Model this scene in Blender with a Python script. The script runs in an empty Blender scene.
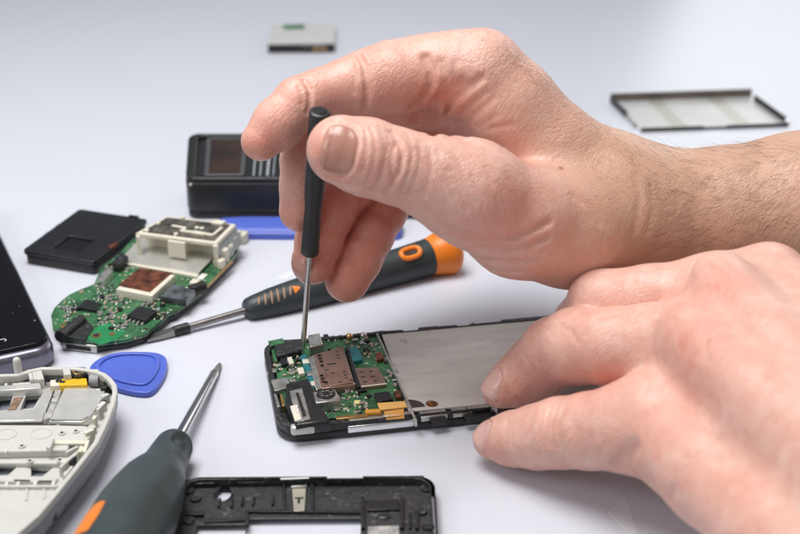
import bpy, bmesh, math, random
import numpy as np
from mathutils import Vector, Matrix
random.seed(7); RNG = np.random.default_rng(7)
S = 0.001                                   # everything below is written in millimetres
SC = bpy.context.scene
COL = SC.collection
R = math.radians

# ------------------------------------------------------------------ camera
D = 483.0; PITCH = R(26.5); F = 400 / math.tan(R(17))
CP = np.array([0, -D * math.cos(PITCH), D * math.sin(PITCH)])
CR = np.array([1.0, 0, 0]); CU = np.array([0, math.sin(PITCH), math.cos(PITCH)]); CN = np.array([0, math.cos(PITCH), -math.sin(PITCH)])
def ray(x, y): return CN + CR * (x - 400) / F + CU * (267 - y) / F
def T(x, y, z=0.0):                          # point on the level z (mm)
    r = ray(x, y); return CP + r * ((z - CP[2]) / r[2])
def Q(x, y, d): return CP + ray(x, y) * d    # point at distance d along the view axis (mm)
def depth(p): return float((np.asarray(p) - CP) @ CN)

cam = bpy.data.cameras.new('camera'); camo = bpy.data.objects.new('camera', cam); COL.objects.link(camo)
cam.sensor_width = 36; cam.lens = 18 / math.tan(R(17)); cam.clip_start = .01; cam.clip_end = 50
cam.dof.use_dof = True; cam.dof.focus_distance = .400; cam.dof.aperture_fstop = 13
camo.location = Vector(CP * S); camo.rotation_euler = (R(90 - 26.5), 0, 0)
SC.camera = camo
SC.view_settings.view_transform = 'Standard'; SC.view_settings.look = 'None'
SC.view_settings.exposure = .11; SC.view_settings.gamma = 1

# ------------------------------------------------------------------ materials
def mat(name, col, rough=.5, metal=0., noise=0., nscale=60., col2=None, bump=0., bscale=400., spec=.5, coat=0., rvar=0., sss=None, stretch=None, trans=0., contrast=None):
    m = bpy.data.materials.new(name); m.use_nodes = True
    nt = m.node_tree; b = nt.nodes['Principled BSDF']
    b.inputs['Base Color'].default_value = (*col, 1); b.inputs['Roughness'].default_value = rough
    b.inputs['Metallic'].default_value = metal; b.inputs['Specular IOR Level'].default_value = spec
    b.inputs['Coat Weight'].default_value = coat; b.inputs['Coat Roughness'].default_value = .12
    if trans: b.inputs['Transmission Weight'].default_value = trans
    tc = nt.nodes.new('ShaderNodeTexCoord'); src = tc.outputs['Object']
    if stretch:
        mp = nt.nodes.new('ShaderNodeMapping'); mp.inputs['Scale'].default_value = stretch
        nt.links.new(src, mp.inputs[0]); src = mp.outputs[0]
    if noise or col2:
        n = nt.nodes.new('ShaderNodeTexNoise'); n.inputs['Scale'].default_value = nscale; n.inputs['Detail'].default_value = 6
        n.inputs['Roughness'].default_value = .65
        nt.links.new(src, n.inputs['Vector'])
        mx = nt.nodes.new('ShaderNodeMix'); mx.data_type = 'RGBA'
        c2 = col2 or tuple(c * (1 - noise) for c in col)
        mx.inputs[6].default_value = (*col, 1); mx.inputs[7].default_value = (*c2, 1)
        lo, hi = contrast or (.35, .65)
        mr = nt.nodes.new('ShaderNodeMapRange'); mr.inputs[1].default_value = lo; mr.inputs[2].default_value = hi
        nt.links.new(n.outputs['Fac'], mr.inputs[0]); nt.links.new(mr.outputs[0], mx.inputs[0]); nt.links.new(mx.outputs[2], b.inputs['Base Color'])
    if rvar:
        n2 = nt.nodes.new('ShaderNodeTexNoise'); n2.inputs['Scale'].default_value = nscale * 1.7; n2.inputs['Detail'].default_value = 5
        nt.links.new(src, n2.inputs['Vector'])
        m2 = nt.nodes.new('ShaderNodeMapRange'); m2.inputs[1].default_value = .3; m2.inputs[2].default_value = .7
        m2.inputs[3].default_value = max(.03, rough - rvar); m2.inputs[4].default_value = rough + rvar
        nt.links.new(n2.outputs['Fac'], m2.inputs[0]); nt.links.new(m2.outputs[0], b.inputs['Roughness'])
    if bump:
        n3 = nt.nodes.new('ShaderNodeTexNoise'); n3.inputs['Scale'].default_value = bscale; n3.inputs['Detail'].default_value = 4
        nt.links.new(src, n3.inputs['Vector'])
        bp = nt.nodes.new('ShaderNodeBump'); bp.inputs['Strength'].default_value = min(1, bump); bp.inputs['Distance'].default_value = .0004
        nt.links.new(n3.outputs['Fac'], bp.inputs['Height']); nt.links.new(bp.outputs[0], b.inputs['Normal'])
    if sss:
        b.inputs['Subsurface Weight'].default_value = sss; b.inputs['Subsurface Radius'].default_value = (1, .7, .5); b.inputs['Subsurface Scale'].default_value = .002
    return m

# ------------------------------------------------------------------ mesh helpers
def put(o, parent=None):
    COL.objects.link(o)
    if parent is not None: o.parent = parent
    return o
def fin(me, m, smooth=True, ang=38):
    me.materials.clear()
    for mm in (m if isinstance(m, (list, tuple)) else [m]): me.materials.append(mm)
    if smooth:
        for p in me.polygons: p.use_smooth = True
        me.set_sharp_from_angle(angle=R(ang))
class MB:
    """collects shapes (mm, local) and links them as one mesh object"""
    def __init__(s): s.bm = bmesh.new()
    def _x(s, vs, M):
        if M is not None: bmesh.ops.transform(s.bm, matrix=M, verts=vs)
    def box(s, x0, x1, y0, y1, z0, z1, M=None, bev=0, seg=2):
        r = bmesh.ops.create_cube(s.bm, size=1); vs = r['verts']
        for v in vs: v.co = Vector(((x0 + x1) / 2 + v.co.x * (x1 - x0), (y0 + y1) / 2 + v.co.y * (y1 - y0), (z0 + z1) / 2 + v.co.z * (z1 - z0)))
        if M is not None: s._x(vs, M)
        if bev:
            es = list({e for v in vs for e in v.link_edges})
            bmesh.ops.bevel(s.bm, geom=es, offset=min(bev, .45 * min(abs(x1 - x0), abs(y1 - y0), abs(z1 - z0))), segments=seg, affect='EDGES', profile=.5)
        return s
    def cyl(s, p0, p1, r0, r1=None, n=24, caps=True):
        p0 = Vector(p0); p1 = Vector(p1); r1 = r0 if r1 is None else r1; d = p1 - p0
        r = bmesh.ops.create_cone(s.bm, cap_ends=caps, segments=n, radius1=r0, radius2=r1, depth=d.length)
        M = Matrix.Translation((p0 + p1) / 2) @ d.to_track_quat('Z', 'Y').to_matrix().to_4x4()
        s._x(r['verts'], M); return s
    def ball(s, p, r, sc=(1, 1, 1), n=16):
        q = bmesh.ops.create_uvsphere(s.bm, u_segments=n, v_segments=max(6, n // 2), radius=r)
        s._x(q['verts'], Matrix.Translation(p) @ Matrix.Diagonal((*sc, 1))); return s
    def lathe(s, prof, n=48, M=None, sy=1.0):
        """prof: list of (x along the axis, radius); the axis is local x"""
        rings = []
        for x, r in prof:
            rings.append([s.bm.verts.new((x, math.cos(2 * math.pi * k / n) * r * sy, math.sin(2 * math.pi * k / n) * r)) for k in range(n)])
        for a, b in zip(rings, rings[1:]):
            for k in range(n): s.bm.faces.new((a[k], b[k], b[(k + 1) % n], a[(k + 1) % n]))
        s.bm.faces.new(rings[0]); s.bm.faces.new(rings[-1][::-1])
        if M is not None: s._x([v for r in rings for v in r], M)
        return s
    def loft(s, rings, closed=True, caps=True):
        rr = [[s.bm.verts.new(p) for p in r] for r in rings]; n = len(rr[0])
        for a, b in zip(rr, rr[1:]):
            for k in range(n if closed else n - 1): s.bm.faces.new((a[k], a[(k + 1) % n], b[(k + 1) % n], b[k]))
        if caps: s.bm.faces.new(rr[0][::-1]); s.bm.faces.new(rr[-1])
        return s
    def tube(s, pts, r, n=8):
        pts = [Vector(p) for p in pts]; rings = []
        for i, p in enumerate(pts):
            d = (pts[min(i + 1, len(pts) - 1)] - pts[max(i - 1, 0)]).normalized()
            a = d.orthogonal().normalized() if i == 0 else (a - d * a.dot(d)).normalized()
            b = d.cross(a); ri = r[i] if isinstance(r, (list, tuple)) else r
            rings.append([p + (a * math.cos(2 * math.pi * k / n) + b * math.sin(2 * math.pi * k / n)) * ri for k in range(n)])
        return s.loft(rings)
    def build(s, name, m, parent=None, smooth=True, ang=38):
        bmesh.ops.recalc_face_normals(s.bm, faces=s.bm.faces[:])
        for v in s.bm.verts: v.co *= S
        me = bpy.data.meshes.new(name); s.bm.to_mesh(me); s.bm.free(); fin(me, m, smooth, ang)
        return put(bpy.data.objects.new(name, me), parent)
def rrect(x0, x1, y0, y1, r, n=6):
    """rounded rectangle outline; r = one radius or four (x1y1, x0y1, x0y0, x1y0)"""
    r = r if isinstance(r, (list, tuple)) else [r] * 4
    out = []
    for (cx, cy, a0, q) in ((x1 - r[0], y1 - r[0], 0, r[0]), (x0 + r[1], y1 - r[1], 90, r[1]), (x0 + r[2], y0 + r[2], 180, r[2]), (x1 - r[3], y0 + r[3], 270, r[3])):
        k = n if q > .05 else 0
        for i in range(k + 1):
            a = R(a0 + 90 * i / max(k, 1)); out.append((cx + q * math.cos(a), cy + q * math.sin(a)))
    return out
def circ(cx, cy, r, n=24, ry=None):
    return [(cx + r * math.cos(2 * math.pi * k / n), cy + (ry or r) * math.sin(2 * math.pi * k / n)) for k in range(n)]
def smoothpoly(pts, it=2):
    for _ in range(it):
        q = []
        for i, p in enumerate(pts):
            n = pts[(i + 1) % len(pts)]
            q += [(p[0] * .75 + n[0] * .25, p[1] * .75 + n[1] * .25), (p[0] * .25 + n[0] * .75, p[1] * .25 + n[1] * .75)]
        pts = q
    return pts
def slab(name, outer, z0, z1, m, parent=None, holes=(), bev=.2, M=None, smooth=True, ang=38, seg=2):
    """flat piece cut from an outline with holes, edges rounded"""
    cu = bpy.data.curves.new(name, 'CURVE'); cu.dimensions = '2D'; cu.fill_mode = 'BOTH'
    for pts in [outer, *holes]:
        sp = cu.splines.new('POLY'); sp.points.add(len(pts) - 1); sp.use_cyclic_u = True
        for q, p in zip(sp.points, pts): q.co = (p[0], p[1], 0, 1)
    h = (z1 - z0) / 2; bev = min(bev, h * .95)
    cu.extrude = h - bev; cu.bevel_depth = bev; cu.offset = -bev; cu.bevel_resolution = seg
    o = bpy.data.objects.new(name, cu); COL.objects.link(o)
    me = bpy.data.meshes.new_from_object(o); bpy.data.objects.remove(o); bpy.data.curves.remove(cu)
    me.name = name
    me.transform(Matrix.Translation((0, 0, (z0 + z1) / 2)))
    if M is not None: me.transform(M)
    me.transform(Matrix.Scale(S, 4))
    fin(me, m, smooth, ang)
    return put(bpy.data.objects.new(name, me), parent)
def thing(name, loc, rz, label, cat, group=None):
    o = bpy.data.objects.new(name, None); o.empty_display_size = .01; COL.objects.link(o)
    o.location = Vector(loc) * S; o.rotation_euler = (0, 0, rz); o['label'] = label; o['category'] = cat
    if group: o['group'] = group
    return o
class Frame:
    """a thing's own axes on the table: turns picture points at a height into local mm"""
    def __init__(s, loc, rz, zs=1.0): s.zs = zs; s.o = np.array([loc[0], loc[1], loc[2] if len(loc) > 2 else 0.]); s.c, s.n = math.cos(rz), math.sin(rz); s.rz = rz
    def __call__(s, x, y, z=0.):
        p = T(x, y, z * s.zs + s.o[2]) - s.o; return (p[0] * s.c + p[1] * s.n, -p[0] * s.n + p[1] * s.c)
# ------------------------------------------------------------------ skin surface from rounded limbs (distance field -> mesh)
def seg_d(p, a, b, ra, rb):
    ba = b - a; l2 = float(ba @ ba) + 1e-9; pa = p - a
    t = np.clip((pa @ ba) / l2, 0, 1)
    q = pa - t[:, None] * ba
    return np.sqrt((q * q).sum(1)) - (ra + (rb - ra) * t)
def ell_d(p, c, M, r):
    q = ((p - c) @ M) / r
    k0 = np.sqrt((q * q).sum(1)) + 1e-9; q2 = q / r; k1 = np.sqrt((q2 * q2).sum(1)) + 1e-9
    return k0 * (k0 - 1) / k1
def smin(a, b, k):
    h = np.maximum(k - np.abs(a - b), 0) / k
    return np.minimum(a, b) - h * h * k * .25
class Skin:
    def __init__(s): s.palm = []; s.fing = []; s.groove = []; s.kp = 7.0
    def chain_d(s, p, ch, k=2.0):
        d = None
        for (a, ra), (b, rb) in zip(ch, ch[1:]):
            q = seg_d(p, a, b, ra, rb); d = q if d is None else smin(d, q, k)
        return d
    def base(s, p):
        P = None
        for kind, *a in s.palm:
            q = s.chain_d(p, a[0], 3) if kind == 'c' else ell_d(p, *a)
            P = q if P is None else smin(P, q, s.kp)
        out = None
        for ch, kw in s.fing:
            q = smin(s.chain_d(p, ch), P, kw); out = q if out is None else smin(out, q, .8)
        return out
    def f(s, p):
        d = s.base(p)
        near = np.abs(d) < 4
        if near.any() and s.groove:
            pn = p[near]; e = np.zeros(len(pn))
            for pts, w, dep in s.groove:
                lo = pts.min(0) - 3 * w; hi = pts.max(0) + 3 * w
                m = ((pn > lo) & (pn < hi)).all(1)
                if not m.any(): continue
                pm = pn[m]; dd = None
                for a, b in zip(pts[:-1], pts[1:]):
                    q = seg_d(pm, a, b, 0, 0); dd = q if dd is None else np.minimum(dd, q)
                e[m] += dep * np.exp(-(dd / w) ** 2)
            d = d.copy(); d[near] += e
        return d
    def hit(s, x, y, t0=230., t1=620.):
        """where the view ray through (x, y) meets the skin, else None"""
        r = ray(x, y); t = t0
        for _ in range(160):
            p = CP + r * t; d = float(s.base(p[None])[0])
            if d < .02: return p
            t += max(d * .8, .02)
            if t > t1: return None
        return None
    def crease(s, pts, w=.8, dep=.6):
        h = [s.hit(*q) for q in pts]; h = [q for q in h if q is not None]
        if len(h) > 1: s.groove.append((np.array(h), w, dep))
    def grad(s, p, e=.15, fn=None):
        fn = fn or s.f
        g = np.stack([fn(p + np.eye(3)[i] * e) - fn(p - np.eye(3)[i] * e) for i in range(3)], 1)
        return g / (np.linalg.norm(g, axis=1)[:, None] + 1e-9)
    def mesh(s, xmax, h):
        pr = [(a, r) for ch, _ in s.fing for a, r in ch] + [(a, r) for k, *q in s.palm if k == 'c' for a, r in q[0]]
        lo = np.min([a - r for a, r in pr], 0) - 3; hi = np.max([a + r for a, r in pr], 0) + 3; hi[0] = min(hi[0], xmax)
        B = 4; n = (np.ceil((np.array(hi) - lo) / (h * B)).astype(int)) * B
        nc = n // B
        def pts(idx, step): return lo + idx * step
        ci = np.stack(np.meshgrid(*[np.arange(k) for k in nc], indexing='ij'), -1).reshape(-1, 3)
        dc = np.concatenate([s.base(lo + (c + .5) * h * B) for c in np.array_split(ci, max(1, len(ci) // 200000))])
        full = np.repeat(np.repeat(np.repeat(dc.reshape(nc), B, 0), B, 1), B, 2).astype(np.float32)
        act = ci[np.abs(dc) < h * B * 1.35 + 1]
        off = np.stack(np.meshgrid(*[np.arange(B)] * 3, indexing='ij'), -1).reshape(-1, 3)
        for ch in np.array_split(act, max(1, len(act) // 4000)):
            idx = (ch[:, None, :] * B + off[None]).reshape(-1, 3)
            full[idx[:, 0], idx[:, 1], idx[:, 2]] = s.f(lo + idx * h)
        ins = full < 0
        c = np.zeros(tuple(k - 1 for k in n), np.int8)
        for i in (0, 1):
            for j in (0, 1):
                for k in (0, 1): c += ins[i:n[0] - 1 + i, j:n[1] - 1 + j, k:n[2] - 1 + k]
        cells = np.argwhere((c > 0) & (c < 8)); vid = -np.ones(c.shape, np.int32)
        vid[cells[:, 0], cells[:, 1], cells[:, 2]] = np.arange(len(cells))
        acc = np.zeros((len(cells), 3)); cnt = np.zeros(len(cells))
        cor = [np.array(q) for q in ((0, 0, 0), (1, 0, 0), (0, 1, 0), (0, 0, 1), (1, 1, 0), (1, 0, 1), (0, 1, 1), (1, 1, 1))]
        val = lambda q: full[q[:, 0], q[:, 1], q[:, 2]].astype(float)
        for a in cor:
            for b in cor:
                if (b - a).min() >= 0 and (b - a).sum() == 1:
                    va = val(cells + a); vb = val(cells + b); m = (va < 0) != (vb < 0)
                    t = np.where(m, va / (va - vb + 1e-12), 0)
                    acc[m] += a + (b - a) * t[m][:, None]; cnt[m] += 1
        V = lo + (cells + acc / cnt[:, None]) * h
        quads = []
        for ax in range(3):
            o = [1, 2, 0][ax]; q = [2, 0, 1][ax]
            sl0 = [slice(None)] * 3; sl1 = [slice(None)] * 3; sl0[ax] = slice(0, -1); sl1[ax] = slice(1, None)
            A = ins[tuple(sl0)]; Bn = ins[tuple(sl1)]
            e = np.argwhere(A != Bn)
            e = e[(e[:, o] > 0) & (e[:, q] > 0) & (e[:, o] < n[o] - 1) & (e[:, q] < n[q] - 1)]
            flip = A[e[:, 0], e[:, 1], e[:, 2]]
            def cell(do, dq):
                w = e.copy(); w[:, o] -= do; w[:, q] -= dq; return vid[w[:, 0], w[:, 1], w[:, 2]]
            f = np.stack([cell(1, 1), cell(0, 1), cell(0, 0), cell(1, 0)], 1)
            f[~flip] = f[~flip][:, ::-1]; quads.append(f)
        Fq = np.concatenate(quads); Fq = Fq[(Fq >= 0).all(1)]
        for _ in range(2):                     # settle the vertices on the surface
            d = np.concatenate([s.f(p) for p in np.array_split(V, max(1, len(V) // 200000))]); V = V - s.grad(V) * np.clip(d, -h, h)[:, None] * .8
        return V, Fq
def to_mesh(name, V, Fq):
    me = bpy.data.meshes.new(name)
    me.vertices.add(len(V)); me.vertices.foreach_set('co', (V * S).astype(np.float32).ravel())
    me.loops.add(len(Fq) * 4); me.loops.foreach_set('vertex_index', Fq.astype(np.int32).ravel())
    me.polygons.add(len(Fq)); me.polygons.foreach_set('loop_start', np.arange(0, len(Fq) * 4, 4, dtype=np.int32))
    me.polygons.foreach_set('use_smooth', np.ones(len(Fq), bool))
    me.update(calc_edges=True); me.validate(); return me
def attr(me, name, v):
    a = me.attributes.new(name, 'FLOAT', 'POINT'); a.data.foreach_set('value', v.astype(np.float32))

def skin_mat():
    m = bpy.data.materials.new('skin'); m.use_nodes = True; nt = m.node_tree; N = nt.nodes.new; L = nt.links.new
    b = nt.nodes['Principled BSDF']
    tc = N('ShaderNodeTexCoord')
    def noise(scale, det=4, ro=.6, vec=None):
        n = N('ShaderNodeTexNoise'); n.inputs['Scale'].default_value = scale; n.inputs['Detail'].default_value = det; n.inputs['Roughness'].default_value = ro
        L(vec or tc.outputs['Object'], n.inputs['Vector']); return n.outputs['Fac']
    def mr(v, a, b_, c=0., d=1.):
        n = N('ShaderNodeMapRange'); L(v, n.inputs[0])
        for i, q in enumerate((a, b_, c, d)): n.inputs[i + 1].default_value = q
        return n.outputs[0]
    def math_(op, a, c):
        n = N('ShaderNodeMath'); n.operation = op
        for i, q in enumerate((a, c)):
            if isinstance(q, (int, float)): n.inputs[i].default_value = q
            else: L(q, n.inputs[i])
        return n.outputs[0]
    def mix(f, a, c):
        n = N('ShaderNodeMix'); n.data_type = 'RGBA'
        if isinstance(f, float): n.inputs[0].default_value = f
        else: L(f, n.inputs[0])
        for i, q in ((6, a), (7, c)):
            if isinstance(q, tuple): n.inputs[i].default_value = (*q, 1)
            else: L(q, n.inputs[i])
        return n.outputs[2]
    def at(nm):
        n = N('ShaderNodeAttribute'); n.attribute_name = nm; return n.outputs['Fac']
    red, nail, spot, tan = at('red'), at('nail'), at('spot'), at('tan')
    col = mix(mr(noise(55), .35, .65), (.77, .475, .39), (.72, .395, .315))
    col = mix(mr(noise(320, 4), .44, .70, 0, .48), col, (.66, .31, .24))       # fine blotches
    col = mix(mr(noise(170, 4), .52, .75, 0, .55), col, (.82, .62, .51))
    col = mix(tan, col, (.56, .335, .22))
    n_red = math_('MULTIPLY', red, mr(noise(260, 4), .32, .68, .65, 1.1))
    col = mix(n_red, col, (.64, .205, .14))
    pores = mr(noise(1500, 2), .58, .75, 0, .25)
    col = mix(pores, col, (.52, .27, .2))
    col = mix(spot, col, (.16, .06, .035))
    col = mix(nail, col, mix(at('pale'), mix(mr(noise(120), .3, .7), (.44, .21, .155), (.50, .265, .21)), (.78, .50, .44)))
    L(col, b.inputs['Base Color'])
    # bump: the fine criss-cross of skin, deeper soft wrinkles
    vo = N('ShaderNodeTexVoronoi'); vo.feature = 'DISTANCE_TO_EDGE'; vo.inputs['Scale'].default_value = 1050
    wv = N('ShaderNodeVectorMath'); wv.operation = 'ADD'; L(tc.outputs['Object'], wv.inputs[0])
    nz = N('ShaderNodeTexNoise'); nz.inputs['Scale'].default_value = 300; L(tc.outputs['Object'], nz.inputs['Vector'])
    sc = N('ShaderNodeVectorMath'); sc.operation = 'SCALE'; sc.inputs['Scale'].default_value = .0012; L(nz.outputs['Color'], sc.inputs[0]); L(sc.outputs[0], wv.inputs[1])
    mp = N('ShaderNodeMapping'); mp.inputs['Scale'].default_value = (1.3, 1, .75); mp.inputs['Rotation'].default_value = (.3, .5, .4); L(wv.outputs[0], mp.inputs[0])
    L(mp.outputs[0], vo.inputs['Vector'])
    h = mr(vo.outputs['Distance'], 0, .28)
    h = math_('ADD', math_('MULTIPLY', h, .3), math_('MULTIPLY', noise(1100, 3), .5))
    h = math_('ADD', h, math_('MULTIPLY', noise(190, 2), .7))
    mp2 = N('ShaderNodeMapping'); mp2.inputs['Scale'].default_value = (1, .28, 1.6); mp2.inputs['Rotation'].default_value = (.6, .2, .5); L(tc.outputs['Object'], mp2.inputs[0])
    h = math_('ADD', h, math_('MULTIPLY', noise(430, 2, .5, mp2.outputs[0]), .45))
    for rot, sc_, fr_, am in (((0, .47, .2), (1, .8, 5), 520, .8), ((.3, -.55, 0), (1, .8, 4), 700, .5), ((0, 1.3, .5), (1, 1, 3.5), 900, .4)):
        m3 = N('ShaderNodeMapping'); m3.vector_type = 'TEXTURE'; m3.inputs['Rotation'].default_value = rot; m3.inputs['Scale'].default_value = sc_; L(tc.outputs['Object'], m3.inputs[0])
        h = math_('ADD', h, math_('MULTIPLY', mr(math_('ABSOLUTE', math_('SUBTRACT', noise(fr_, 2.5, .5, m3.outputs[0]), .5), 0), 0, .085), am))
    h = math_('MULTIPLY', h, mr(noise(75, 2), .36, .66, .45, 1.1))
    h = math_('MULTIPLY', h, math_('SUBTRACT', 1., math_('MULTIPLY', nail, .93)))
    bp = N('ShaderNodeBump'); bp.inputs['Strength'].default_value = .58; bp.inputs['Distance'].default_value = .00017; L(h, bp.inputs['Height']); L(bp.outputs[0], b.inputs['Normal'])
    L(mr(nail, 0, 1, .39, .22), b.inputs['Roughness'])
    b.inputs['Specular IOR Level'].default_value = .5
    b.inputs['Subsurface Weight'].default_value = .22; b.inputs['Subsurface Radius'].default_value = (1, .42, .22); b.inputs['Subsurface Scale'].default_value = .0022
    return m
SKIN = skin_mat()
def finish_hand(sk, name, xmax, h, label, pale, nails, reds, spots, tans):
    V, Fq = sk.mesh(xmax, h)
    Nn = sk.grad(V)
    nail = np.zeros(len(V))
    for c, tip, up, L_, W_ in nails:           # c: centre on the skin, tip: direction of the finger end, L_/W_: half sizes
        n = sk.grad(c[None], fn=sk.base)[0] if up is None else up / np.linalg.norm(up)
        u = tip - n * (tip @ n); u /= np.linalg.norm(u); v = np.cross(n, u)
        q = V - c; a = q @ u; b_ = q @ v; hh = q @ n
        w = W_ * (1 - .10 * np.clip(-a / L_, 0, 1))
        rr = (np.abs(a / L_) ** 3.0 + np.abs(b_ / w) ** 3.0) ** (1 / 3.0)
        ok = (np.abs(hh) < max(4.0, W_ * .9)) & ((Nn @ n) > .1)
        msk = np.where(ok, np.clip((1.0 - rr) / .07 + .5, 0, 1), 0)
        ring = np.where(ok, np.exp(-((rr - 1.04) / .07) ** 2), 0)
        fold = np.where(ok, np.exp(-((rr - 1.24) / .13) ** 2) * (a < L_ * .7), 0)
        nail = np.maximum(nail, msk)
        free = np.where(ok & (a > L_ * .55), np.clip(msk, 0, 1), 0)
        V = V + Nn * (-.42 * ring + .22 * fold + .12 * msk + .22 * free)[:, None]
    red = np.zeros(len(V)); spot = np.zeros(len(V)); tan = np.zeros(len(V))
    for c, r, a in reds:
        if c is not None: red += a * np.exp(-((V - c) ** 2).sum(1) / r ** 2)
    for c, r, a in spots:
        if c is not None: spot = np.maximum(spot, a * np.clip((r - np.sqrt(((V - c) ** 2).sum(1))) / (.5 * r), 0, 1))
    for c, r, a in tans:
        tan += a * np.exp(-((V - c) ** 2).sum(1) / r ** 2)
    me = to_mesh(name, V, Fq)
    attr(me, 'red', np.clip(red, 0, .85)); attr(me, 'nail', nail); attr(me, 'pale', np.full(len(V), pale)); attr(me, 'spot', spot); attr(me, 'tan', np.clip(tan, 0, .8))
    me.materials.append(SKIN)
    o = put(bpy.data.objects.new(name, me)); o['label'] = label; o['category'] = 'hand'
    return o
def cq(l):                                     # (x, y, distance, radius in picture points) -> joints in mm
    return [(Q(x, y, d - 165), r * (d - 165) / F) for x, y, d, r in l]
def cz(l):                                     # (x, y, height, radius in picture points)
    o = []
    for x, y, z, r in l:
        p = T(x, y, z); o.append((p, r * depth(p) / F))
    return o
# ------------------------------------------------------------------ right hand, holding the small screwdriver
rh = Skin(); rh.kp = 6.5
thumb = cq([(341.5,150,518,35), (366,157,519,38.5), (396,166,521,37.5), (428,175.5,524,40), (470,192,529,47)])
index = cq([(261,141,541,20), (278,124,542,25.5), (300,103,544,26), (320,94,546,24.5), (345,87,548,27), (368,83,549,33), (392,78,551,36.5), (418,73,552,36), (450,74,553,39)])
middle = cq([(300,211,557,21), (302,185,557,21.5), (304,160,557,23), (326,120,562,26), (400,100,566,30), (470,98,568,34)])
ring = cq([(313,263,566,21.5), (319,240,568,23), (329,216,570,23.5), (346,188,574,25), (376,162,578,28), (470,128,582,33)])
little = cq([(347,280,573,22.5), (358,260,575,23), (370,236,578,23), (383,212,582,23), (396,188,586,25), (470,158,592,30)])
for ch, k in ((thumb, 9), (index, 5), (middle, 3), (ring, 3), (little, 3)): rh.fing.append((ch, k))
wrist = [(612,197,562,58), (652,214,564,58), (720,217,565,68), (800,214,564,80), (880,212,562,86)]
rh.palm += [('c', cq([(450,74,553,39), (480,74,553,42), (510,105,555,44), (555,152,558,45)] + wrist[:2])),
            ('c', cq([(470,98,568,34), (492,104,569,38), (560,160,570,42), (612,200,570,46)])),
            ('c', cq([(470,128,582,33), (492,135,582,36), (560,180,580,40), (640,215,576,46)])),
            ('c', cq([(470,158,592,30), (490,165,592,32), (560,205,588,38), (640,225,580,46)])),
            ('c', cq([(470,192,529,47), (520,221,540,55), (570,228,550,58)] + wrist[1:2])),
            ('c', cq(wrist))]
C1 = rh.crease
# thumb joint wrinkles, thumb base folds, finger creases, palm lines
for pts, w, dp in (([(391,132),(398,141),(403,154),(401,169),(394,182),(386,193)], 0.7, .95), ([(397,141),(392.5,152),(391,165),(394,177),(392,184)], .7, .55),
                   ([(380,127),(385,140),(386.5,156),(382,172),(375,188)], .7, .38), ([(371,127),(375,140),(374.5,158),(369,178)], .6, .24),
                   ([(408,134),(413,150),(410,170),(401,192)], .7, .32), ([(419,141),(421,156),(414,182),(408,196)], .7, .2), ([(386,130),(390,142),(388,152)], .6, .35),
                   ([(365,132),(367,148),(364,170)], .6, .2), ([(430,150),(432,168),(424,195)], .9, .25)): C1(pts, w, dp)
C1([(304,80), (310,90), (310,102), (308,112)], .75, 1.7); C1([(299,86), (303,95), (303,104)], .8, .45)
C1([(358,54), (364,64), (366.5,80), (366.5,98), (364,112)], .75, 2.1); C1([(369,66), (372,80), (371,95)], .8, .4); C1([(352,62), (355,75), (354,92)], .8, .3)
C1([(426,58), (432,70), (432,84), (425,98), (414,108)], 1.2, 2.4); C1([(441,62), (447,76), (441,92), (434,106)], 1.4, .7); C1([(457,62), (453,80), (445,98)], 1.2, .4)
C1([(420,118), (432,112), (446,98), (460,86)], 2.6, 2.0); C1([(432,134), (440,118), (452,103), (466,90), (481,78)], 1.0, 2.3)
C1([(446,131), (458,116), (472,104), (486,93)], 1.1, .5); C1([(455,134), (468,120), (482,108), (494,98)], 1.1, .35); C1([(462,140), (478,128), (496,116)], 1.0, .3); C1([(446,137), (470,134), (492,128), (512,124)], .9, .4)
C1([(448,228), (470,236), (495,240), (515,238), (535,230), (549,222)], 1.0, 1.5); C1([(458,241), (482,248), (508,249), (532,245), (548,238)], 1.0, 1.1); C1([(472,256), (498,261), (520,262), (540,258)], .9, .8); C1([(495,270), (520,273)], .9, .4)
for k, (a, b_) in enumerate(((418,150), (429,160), (437,152), (450,168), (458,160), (472,176), (486,168), (498,182))): C1([(a, b_), (a + 14 - k, b_ + 22 + 3 * (k % 3)), (a + 20 - k, b_ + 44)], .8, .2)
C1([(574,196), (590,206), (600,222)], 1.4, .3); C1([(636,176), (640,200), (634,232)], 1.3, .25); C1([(650,180), (653,205), (648,232)], 1.2, .2)
C1([(339,190), (352,194), (360,196)], .8, .2)
tn = rh.hit(338.5, 149)
mn = rh.hit(281.5, 218); rn = rh.hit(296, 272)
view = lambda c: (CP - c) / np.linalg.norm(CP - c)
dirpx = lambda c, dx, dy: CR * dx - CU * dy
nails_r = [(tn, dirpx(tn, -1, -.22), view(tn) + CR * -.06 + CU * .1, 4.75, 6.75),
           (rn, dirpx(rn, -.3, 1), CR * -1 + view(rn) * .35, 4.6, 4.6)]
h_ = rh.hit
reds_r = [(h_(258,145), 9, .55), (h_(285,115), 10, .3), (index[3][0], 9, .25), (h_(315,150), 6, .38), (h_(330,175), 8, .25), (h_(300,160), 7, .45),
          (h_(290,222), 9, .4), (h_(335,235), 13, .6), (h_(330,265), 11, .5), (h_(366,215), 13, .6), (h_(352,285), 10, .5), (h_(385,205), 10, .5), (h_(415,120), 10, .5), (h_(440,100), 8, .3), (h_(345,208), 12, .5),
          (h_(395,160), 9, .15), (h_(400,95), 9, .2), (h_(350,80), 10, .2), (h_(420,105), 7, .35), (h_(455,100), 6, .3), (h_(520,180), 14, .15), (h_(505,205), 12, .2), (h_(560,185), 14, .15)]
spots_r = [(h_(561,168), 1.0, .75), (h_(650,184), .75, .6), (h_(635,205), .5, .35), (h_(483,40), .6, .4)]
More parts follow.
